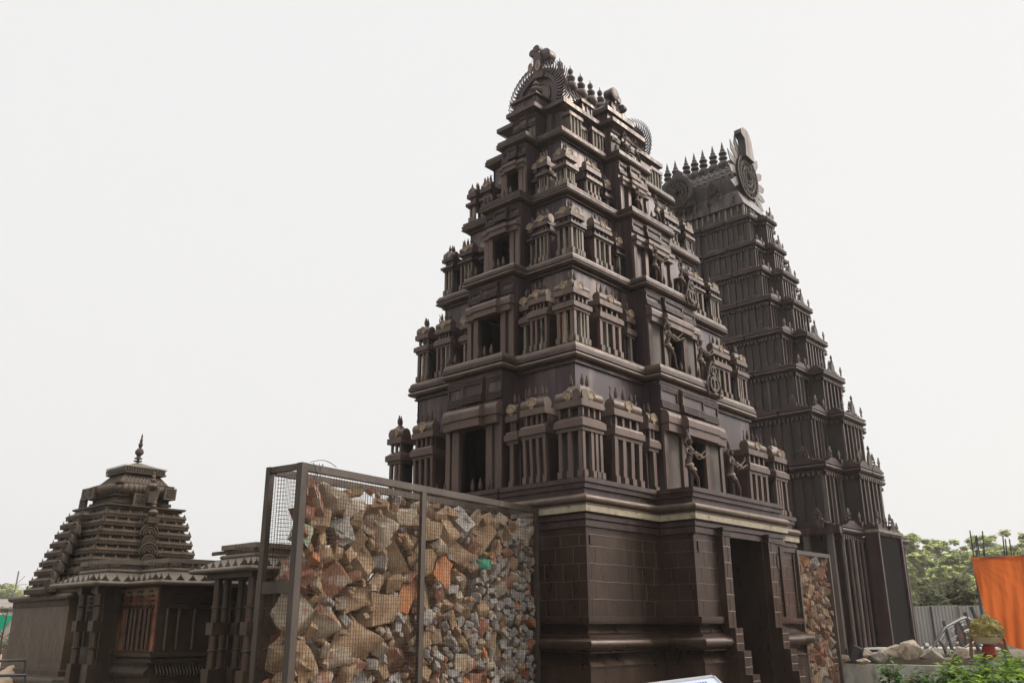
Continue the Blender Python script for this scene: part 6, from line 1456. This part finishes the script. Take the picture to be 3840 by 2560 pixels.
# ------------------------------------------------------------------ person carrying a pan of moss on the head
def person():
    p = at(3706, 2419, 17.0); hx = p.z
    root = empty('person', (p.x, p.y, 0)); tag(root, 'person in a red head scarf steadying a heaped pan with both raised arms', 'person')
    yaw = math.atan2(CAM.y - p.y, CAM.x - p.x)
    def Wp(q): return (q[0] * -sin(yaw) + q[1] * cos(yaw), q[0] * cos(yaw) + q[1] * sin(yaw), q[2])   # q: (side, towards the camera, up)
    H = hx + .02
    J = {'pel': (0, 0, .66), 'wst': (0, .0, .80), 'chs': (0, .0, .96), 'nek': (0, .01, 1.08), 'hdb': (0, .02, 1.13), 'hed': (0, .03, 1.21), 'hdt': (0, .03, 1.29),
         'sl': (-.15, 0, 1.03), 'sr': (.15, 0, 1.03), 'el': (-.27, .04, 1.15), 'er': (.27, .04, 1.15), 'wl': (-.25, .06, 1.32), 'wr': (.25, .06, 1.32),
         'hl': (-.09, 0, .62), 'hr': (.09, 0, .62), 'kl': (-.11, .08, .36), 'kr': (.11, -.02, .35), 'al': (-.11, .02, .06), 'ar': (.11, -.08, .06), 'tl': (-.12, .13, .03), 'tr': (.12, .04, .03)}
    E_ = [('pel', 'wst'), ('wst', 'chs'), ('chs', 'nek'), ('nek', 'hdb'), ('hdb', 'hed'), ('hed', 'hdt'), ('chs', 'sl'), ('sl', 'el'), ('el', 'wl'), ('chs', 'sr'), ('sr', 'er'), ('er', 'wr'), ('pel', 'hl'), ('hl', 'kl'), ('kl', 'al'), ('al', 'tl'), ('pel', 'hr'), ('hr', 'kr'), ('kr', 'ar'), ('ar', 'tr')]
    Rr = {'pel': .12, 'wst': .105, 'chs': .12, 'nek': .045, 'hdb': .06, 'hed': .082, 'hdt': .06, 'sl': .05, 'sr': .05, 'el': .036, 'er': .036, 'wl': .024, 'wr': .024, 'hl': .085, 'hr': .085, 'kl': .052, 'kr': .052, 'al': .034, 'ar': .034, 'tl': .025, 'tr': .025}
    names_ = list(J)
    V_ = [Wp(J[k]) for k in names_]; ED = [(names_.index(a), names_.index(b_)) for a, b_ in E_]; rad = [Rr[k] for k in names_]
    # hands: palm, four fingers and a thumb hooked on the rim
    for sg, w_ in ((-1, 'wl'), (1, 'wr')):
        bx_, by_, bz_ = J[w_]; i0 = names_.index(w_)
        pm = len(V_); V_.append(Wp((bx_ + .0 * sg, by_ + .01, bz_ + .05))); rad.append(.022); ED.append((i0, pm))
        for k, (o_, L_) in enumerate(((-.03, .05), (-.01, .058), (.01, .055), (.03, .045))):
            a_ = len(V_); V_.append(Wp((bx_ - sg * .005, by_ + .02 + o_, bz_ + .09))); rad.append(.009); ED.append((pm, a_))
            V_.append(Wp((bx_ - sg * .03, by_ + .02 + o_, bz_ + .09 + L_ * .5))); rad.append(.008); ED.append((a_, a_ + 1))
        V_.append(Wp((bx_ - sg * .035, by_ - .02, bz_ + .06))); rad.append(.01); ED.append((pm, len(V_) - 1))
    me = bpy.data.meshes.new('body'); me.from_pydata(V_, ED, []); o = bpy.data.objects.new('body', me); COL.objects.link(o); o.parent = root
    sk = o.modifiers.new('skin', 'SKIN'); 
    for i, sv in enumerate(me.skin_vertices[0].data): sv.radius = (rad[i], rad[i]); sv.use_root = (i == 0)
    o.modifiers.new('sub', 'SUBSURF').levels = 2; o.modifiers['sub'].render_levels = 2; me.materials.append(M['skin'])
    T = lambda q: Wp(q)
    b = MB(T); b.tube([(0, .0, .55), (0, 0, .80), (0, 0, .95), (0, 0, 1.05)], [.16, .14, .155, .10], 16); b.build('tunic', 'blue_cloth', root)
    b = MB(T); b.tube([(0, .0, .10), (0, .02, .40), (0, 0, .62)], [.20, .18, .15], 16); b.build('skirt', 'red_cloth', root)
    b = MB(T)
    for sg in (-1, 1): b.tube([(sg * .13, 0, 1.02), (sg * .2, .02, 1.09), (sg * .25, .035, 1.14)], [.062, .055, .048], 10)
    each(b, 'sleeve', 'blue_cloth', root, root, smooth=True)
    b = MB(T); vs = []; n = 18
    pr = [(.06, 1.10), (.10, 1.14), (.108, 1.20), (.10, 1.26), (.075, 1.305), (.02, 1.315)]
    b.lathe((0, .015, 0), pr, n); b.tube([(-.08, -.03, 1.14), (-.11, -.04, 1.02), (-.09, -.06, .92)], [.04, .05, .03], 8); b.build('head_scarf', 'red_cloth', root)
    b = MB(T); b.lathe((0, .11, 1.19), [(.008, -.02), (.014, 0), (.006, .03)], 6); b.tube([(-.03, .118, 1.165), (0, .122, 1.163), (.03, .118, 1.165)], .005, 5)
    for sg in (-1, 1): b.lathe((sg * .032, .115, 1.215), [(.002, -.008), (.011, 0), (.002, .008)], 7)
    b.build('face_feature', 'skin', root)
    # pan and load: things of their own resting on the head
    q = Wp((0, .02, 1.30)); b = MB(); b.lathe((0, 0, 0), [(.12, 0), (.19, .035), (.25, .13), (.262, .15), (.25, .15), (.235, .13), (.1, .03)], 28)
    o = b.build('carrying_pan', 'pan'); o.location = (p.x + q[0], p.y + q[1], 1.315); tag(o, 'shallow cream metal pan balanced on the head of the person', 'pan')
    rg = random.Random(3); b = MB(); bm = bmesh.new(); bmesh.ops.create_icosphere(bm, subdivisions=4, radius=1)
    for v in bm.verts:
        n_ = noise.noise(v.co * 2.1) * .22 + noise.noise(v.co * 6) * .12; v.co *= 1 + n_; v.co.x *= .27; v.co.y *= .25; v.co.z = max(-.01, v.co.z * .27 + .04)
    bm.verts.index_update(); b.v = [tuple(v.co) for v in bm.verts]; b.f = [tuple(v.index for v in f.verts) for f in bm.faces]; bm.free()
    base_ = list(b.v)
    for _ in range(1500):
        c_ = Vector(rg.choice(base_)); nrm = (c_ - Vector((0, 0, -.05))).normalized(); t_ = Vector((rg.gauss(0, 1), rg.gauss(0, 1), rg.gauss(0, .6))) * .5 + nrm; t_.normalize(); e_ = c_ + t_ * rg.uniform(.02, .06); s__ = t_.cross(Vector((rg.random(), rg.random(), rg.random()))).normalized() * .0025
        b.add([tuple(c_ - s__), tuple(c_ + s__), tuple(e_)], [(0, 1, 2)])
    o = b.build('moss_heap', 'straw', smooth=False, recalc=False); o.location = (p.x + q[0], p.y + q[1], 1.44); tag(o, 'heap of brown green moss and straw piled in the carried pan', 'moss')
person()

# ------------------------------------------------------------------ information board close to the camera
pA, pB, pC = at(2677, 2539, 5.0), at(2330, 2583, 4.75), at(2780, 2640, 4.7)
SB = empty('information_board', (pA.x, pA.y, 0)); tag(SB, 'tilted blue white information board in front of the brown tower base', 'information board')
eu, ev = (pB - pA), (pC - pA); nz = eu.cross(ev).normalized(); nz = nz if nz.z > 0 else -nz
ev = ev * 2.4
TS = lambda p: tuple(pA + eu * p[0] + ev * p[1] + nz * p[2] - Vector((pA.x, pA.y, 0)))
MB(TS).box(0, 1, 0, 1, -.02, 0).build('board_panel', 'sign', SB, smooth=False)
b = MB(TS); b.box(-.02, 0, -.01, 1.01, -.025, .006); b.box(0, 1, -.03, 0, -.025, .006); b.build('board_frame', 'steel', SB, smooth=False)
b = MB(TS)
for k in range(6): b.box(.12 + .028 * k, .135 + .028 * k, .045, .09 - .01 * (k % 2), .001, .002)
b.box(.12, .29, .10, .108, .001, .002); b.build('lettering', 'ink', SB, smooth=False)
c_ = (pA + eu * .5 + ev * .6); b = MB(local(SB)); b.tube([(c_.x, c_.y, 0), (c_.x, c_.y, c_.z - .03)], .04, 10); b.build('board_post', 'steel', SB)

# ------------------------------------------------------------------ far side of the shrine: shed, net, posts, mounds
def left_side():
    p = at(-60, 2300, 44); q = at(130, 2300, 44); dd = (q - p); dd.z = 0; ln = dd.length; dd.normalize(); nn_ = Vector((dd.y, -dd.x, 0))
    if nn_.dot(CAM - p) < 0: nn_ = -nn_
    root = empty('shed', (p.x, p.y, 0)); tag(root, 'long low grey shed with an old corrugated roof beyond the shrine', 'shed')
    T = lambda a: (dd.x * a[0] + nn_.x * a[1], dd.y * a[0] + nn_.y * a[1], a[2])
    MB(T).box(-3, ln + 1, -3, 0, 0, 2.5).build('wall', 'white_wall', root, smooth=False)
    MB(T).hexa([(-3, -3.2, 2.95), (ln + 1, -3.2, 2.95), (ln + 1, .35, 2.5), (-3, .35, 2.5), (-3, -3.2, 3.0), (ln + 1, -3.2, 3.0), (ln + 1, .35, 2.56), (-3, .35, 2.56)]).build('roof', 'shed', root, smooth=False)
    b = MB(T)
    for k in range(30): u = -3 + .3 * k; b.box(u, u + .06, -.02, .352, 2.565, 2.60)
    b.build('roof_tile', 'shed', root, smooth=False)
    # green shade net and its yellow edge
    a = at(-40, 2300, 31); e = at(64, 2306, 31); g_ = at(-40, 2400, 31); m_ = at(20, 2360, 31)
    b = MB(); vs = []; n = 10
    for i in range(n + 1):
        for j in range(n + 1):
            s, t = i / n, j / n; top = a.lerp(e, s); bot = g_.lerp(e, s ** .8); v = top.lerp(bot, t); vs.append((v.x + .05 * sin(9 * s + 4 * t), v.y, v.z - .05 * sin(pi * t)))
    b.add(vs, [(i * (n + 1) + j, (i + 1) * (n + 1) + j, (i + 1) * (n + 1) + j + 1, i * (n + 1) + j + 1) for i in range(n) for j in range(n)])
    tag(b.build('shade_net', 'green_cloth', recalc=False), 'bright green shade net strung up beside the shrine', 'net')
    a = at(-30, 2296, 30.8); e = at(10, 2303, 30.8); MBx = MB(); MBx.hexa([(a.x, a.y, a.z), (e.x, e.y, e.z), (e.x, e.y + .05, e.z), (a.x, a.y + .05, a.z), (a.x, a.y, a.z + .1), (e.x, e.y, e.z + .02), (e.x, e.y + .05, e.z + .02), (a.x, a.y + .05, a.z + .1)])
    tag(MBx.build('yellow_cloth', 'yellow', smooth=False), 'strip of yellow cloth along the edge of the green net', 'cloth')
    for (x0, y0, x1, y1) in ((0, 2298, 110, 2293), (0, 2302, 110, 2306), (60, 2306, 110, 2296), (30, 2420, 75, 2340), (40, 2440, 70, 2370)):
        a, e = at(x0, y0, 30.5), at(x1, y1, 30.5); b = MB(); b.tube([a, e], .012, 4); tag(b.build('guy_rope', 'paint_white'), 'thin pale rope stretched by the green net', 'rope', 'ropes holding the green net')
    # brick pillar with bars
    a = at(80, 2455, 27); root = empty('brick_pillar', (a.x, a.y, 0)); tag(root, 'unfinished brick pillar with short steel bars on top, beside the shrine wall', 'pillar')
    z1 = at(85, 2340, 27).z; b = MB(); b.box(-.2, .2, -.2, .2, 0, z1); b.box(-.24, .24, -.24, .24, z1 + .001, z1 + .06); b.box(-.34, .34, -.34, .34, 0, at(80, 2432, 27).z); b.build('pillar_shaft', 'brickpost', root, smooth=False)
    for k in range(6): MB().tube([(-.16 + .065 * k, .05 * (-1) ** k, z1 + .05), (-.16 + .065 * k, .05 * (-1) ** k, z1 + .2)], .012, 4).build('steel_bar', 'dark_steel', root)
    # mast
    a = at(48, 2205, 70); z1 = at(59, 2140, 70).z; root = empty('aerial_mast', (a.x, a.y, 0)); tag(root, 'thin pale aerial mast rising over the far trees', 'mast')
    MB().tube([(0, 0, 0), (0.2, 0, z1)], .05, 5).build('pole', 'shed', root)
    b = MB()
    for (x, z) in ((-.7, .1), (.7, .05), (-.5, -.5), (.5, .6)): b.tube([(.15, 0, z1 - .9), (.15 + x, 0, z1 - .9 + z)], .025, 4)
    b.build('aerial_arm', 'shed', root)
    # bare sapling
    a = at(8, 2440, 22); b = MB(); z1 = at(20, 2215, 22).z
    rg = random.Random(8)
    b.tube([(a.x, a.y, 0), (a.x - .05, a.y, z1 * .6), (a.x - .02, a.y, z1 * .85)], [.03, .02, .012], 5)
    for k in range(7): s = rg.choice((-1, 1)); z = z1 * rg.uniform(.45, .85); b.tube([(a.x - .03, a.y, z), (a.x + s * .15, a.y - s * .05, z + .15), (a.x + s * .28, a.y - s * .1, z + .42)], [.01, .007, .003], 4)
    tag(b.build('bare_sapling', 'bark'), 'leafless dark sapling beside the green net', 'tree')
    # mounds of earth and a kerb of rails
    for i, (px, py, d_, r, h, lb) in enumerate(((30, 2500, 25, 1.3, .75, 'mound of pale dug earth beside the shrine'), (-60, 2480, 30, 2.2, .9, 'wide mound of earth behind the first one'), (90, 2470, 33, 1.5, .6, 'low earth mound behind the brick pillar'))):
        c = at(px, py, d_); bm = bmesh.new(); bmesh.ops.create_grid(bm, x_segments=40, y_segments=40, size=r)
        for v in bm.verts:
            q = v.co.length / r; v.co.z = max(-.02, h * (1 - q * q)) * (1 + .35 * noise.noise(v.co * 2.0)) + .10 * noise.noise(v.co * 6 + Vector((i, 0, 0))) * (q < 1)
        me = bpy.data.meshes.new('earth_mound'); bm.to_mesh(me); bm.free(); me.materials.append(M['earth']); me.polygons.foreach_set('use_smooth', [True] * len(me.polygons))
        o = bpy.data.objects.new('earth_mound', me); o.location = (c.x, c.y, 0); COL.objects.link(o); tag(o, lb, 'earth mound')
    for (y0, y1, d_, lb) in ((2478, 2474, 24, 'upper dark rail lying across the dug earth'), (2532, 2530, 22, 'lower dark pipe lying in front of the dug earth')):
        a, e = at(-60, y0, d_), at(95, y1, d_); b = MB(); b.tube([a, e], .03, 6); b.tube([(a.x, a.y, 0), a], .02, 5); b.tube([(e.x, e.y, 0), e], .02, 5); tag(b.build('pipe_rail', 'dark_steel'), lb, 'pipe')
    for i, (px, py, d_, r) in enumerate(((20, 2360, 38, 1.0), (60, 2380, 36, .8), (5, 2400, 34, .8))):
        c = at(px, py, d_); bush(c.x, c.y, 0, c.z, r, ['dry scrub below the shed roof', 'dry scrub beside the brick pillar', 'dry scrub behind the earth mounds'][i], 200 + i, 'leaf_bush', 900, .13, 12, 'dry scrub by the shed', name='wild_scrub', shape='q')
    for i, (px, py, d_, cr) in enumerate(((-40, 2168, 250, 13), (20, 2182, 262, 12), (62, 2205, 255, 10), (112, 2245, 260, 9))):
        c = at(px, py, d_); tree(c.x, c.y, 0, c.z, cr, ['tall hazy tree cut by the picture edge beyond the shed', 'rounded hazy tree below the aerial mast', 'hazy tree on the slope down to the shrine', 'lowest hazy tree touching the shrine wall'][i], 70 + i, n=3600, ls=1.0, low=.1, group='hazy trees beyond the shed')
left_side()
build_rest()

# ------------------------------------------------------------------ haze
hz = MB(); hz.box(-60, 380, -160, 380, -1, 42); o = hz.build('haze', 'shade_black', smooth=False)
m = bpy.data.materials.new('thin_haze'); m.use_nodes = True; t = m.node_tree; t.nodes.clear()
ho = t.nodes.new('ShaderNodeOutputMaterial'); hv = t.nodes.new('ShaderNodeVolumePrincipled'); hv.inputs['Color'].default_value = (.95, .94, .90, 1); hv.inputs['Density'].default_value = .0007; hv.inputs['Anisotropy'].default_value = .35
t.links.new(hv.outputs[0], ho.inputs['Volume']); o.data.materials.clear(); o.data.materials.append(m); tag(o, 'thin pale haze in the air', 'haze', kind='stuff')
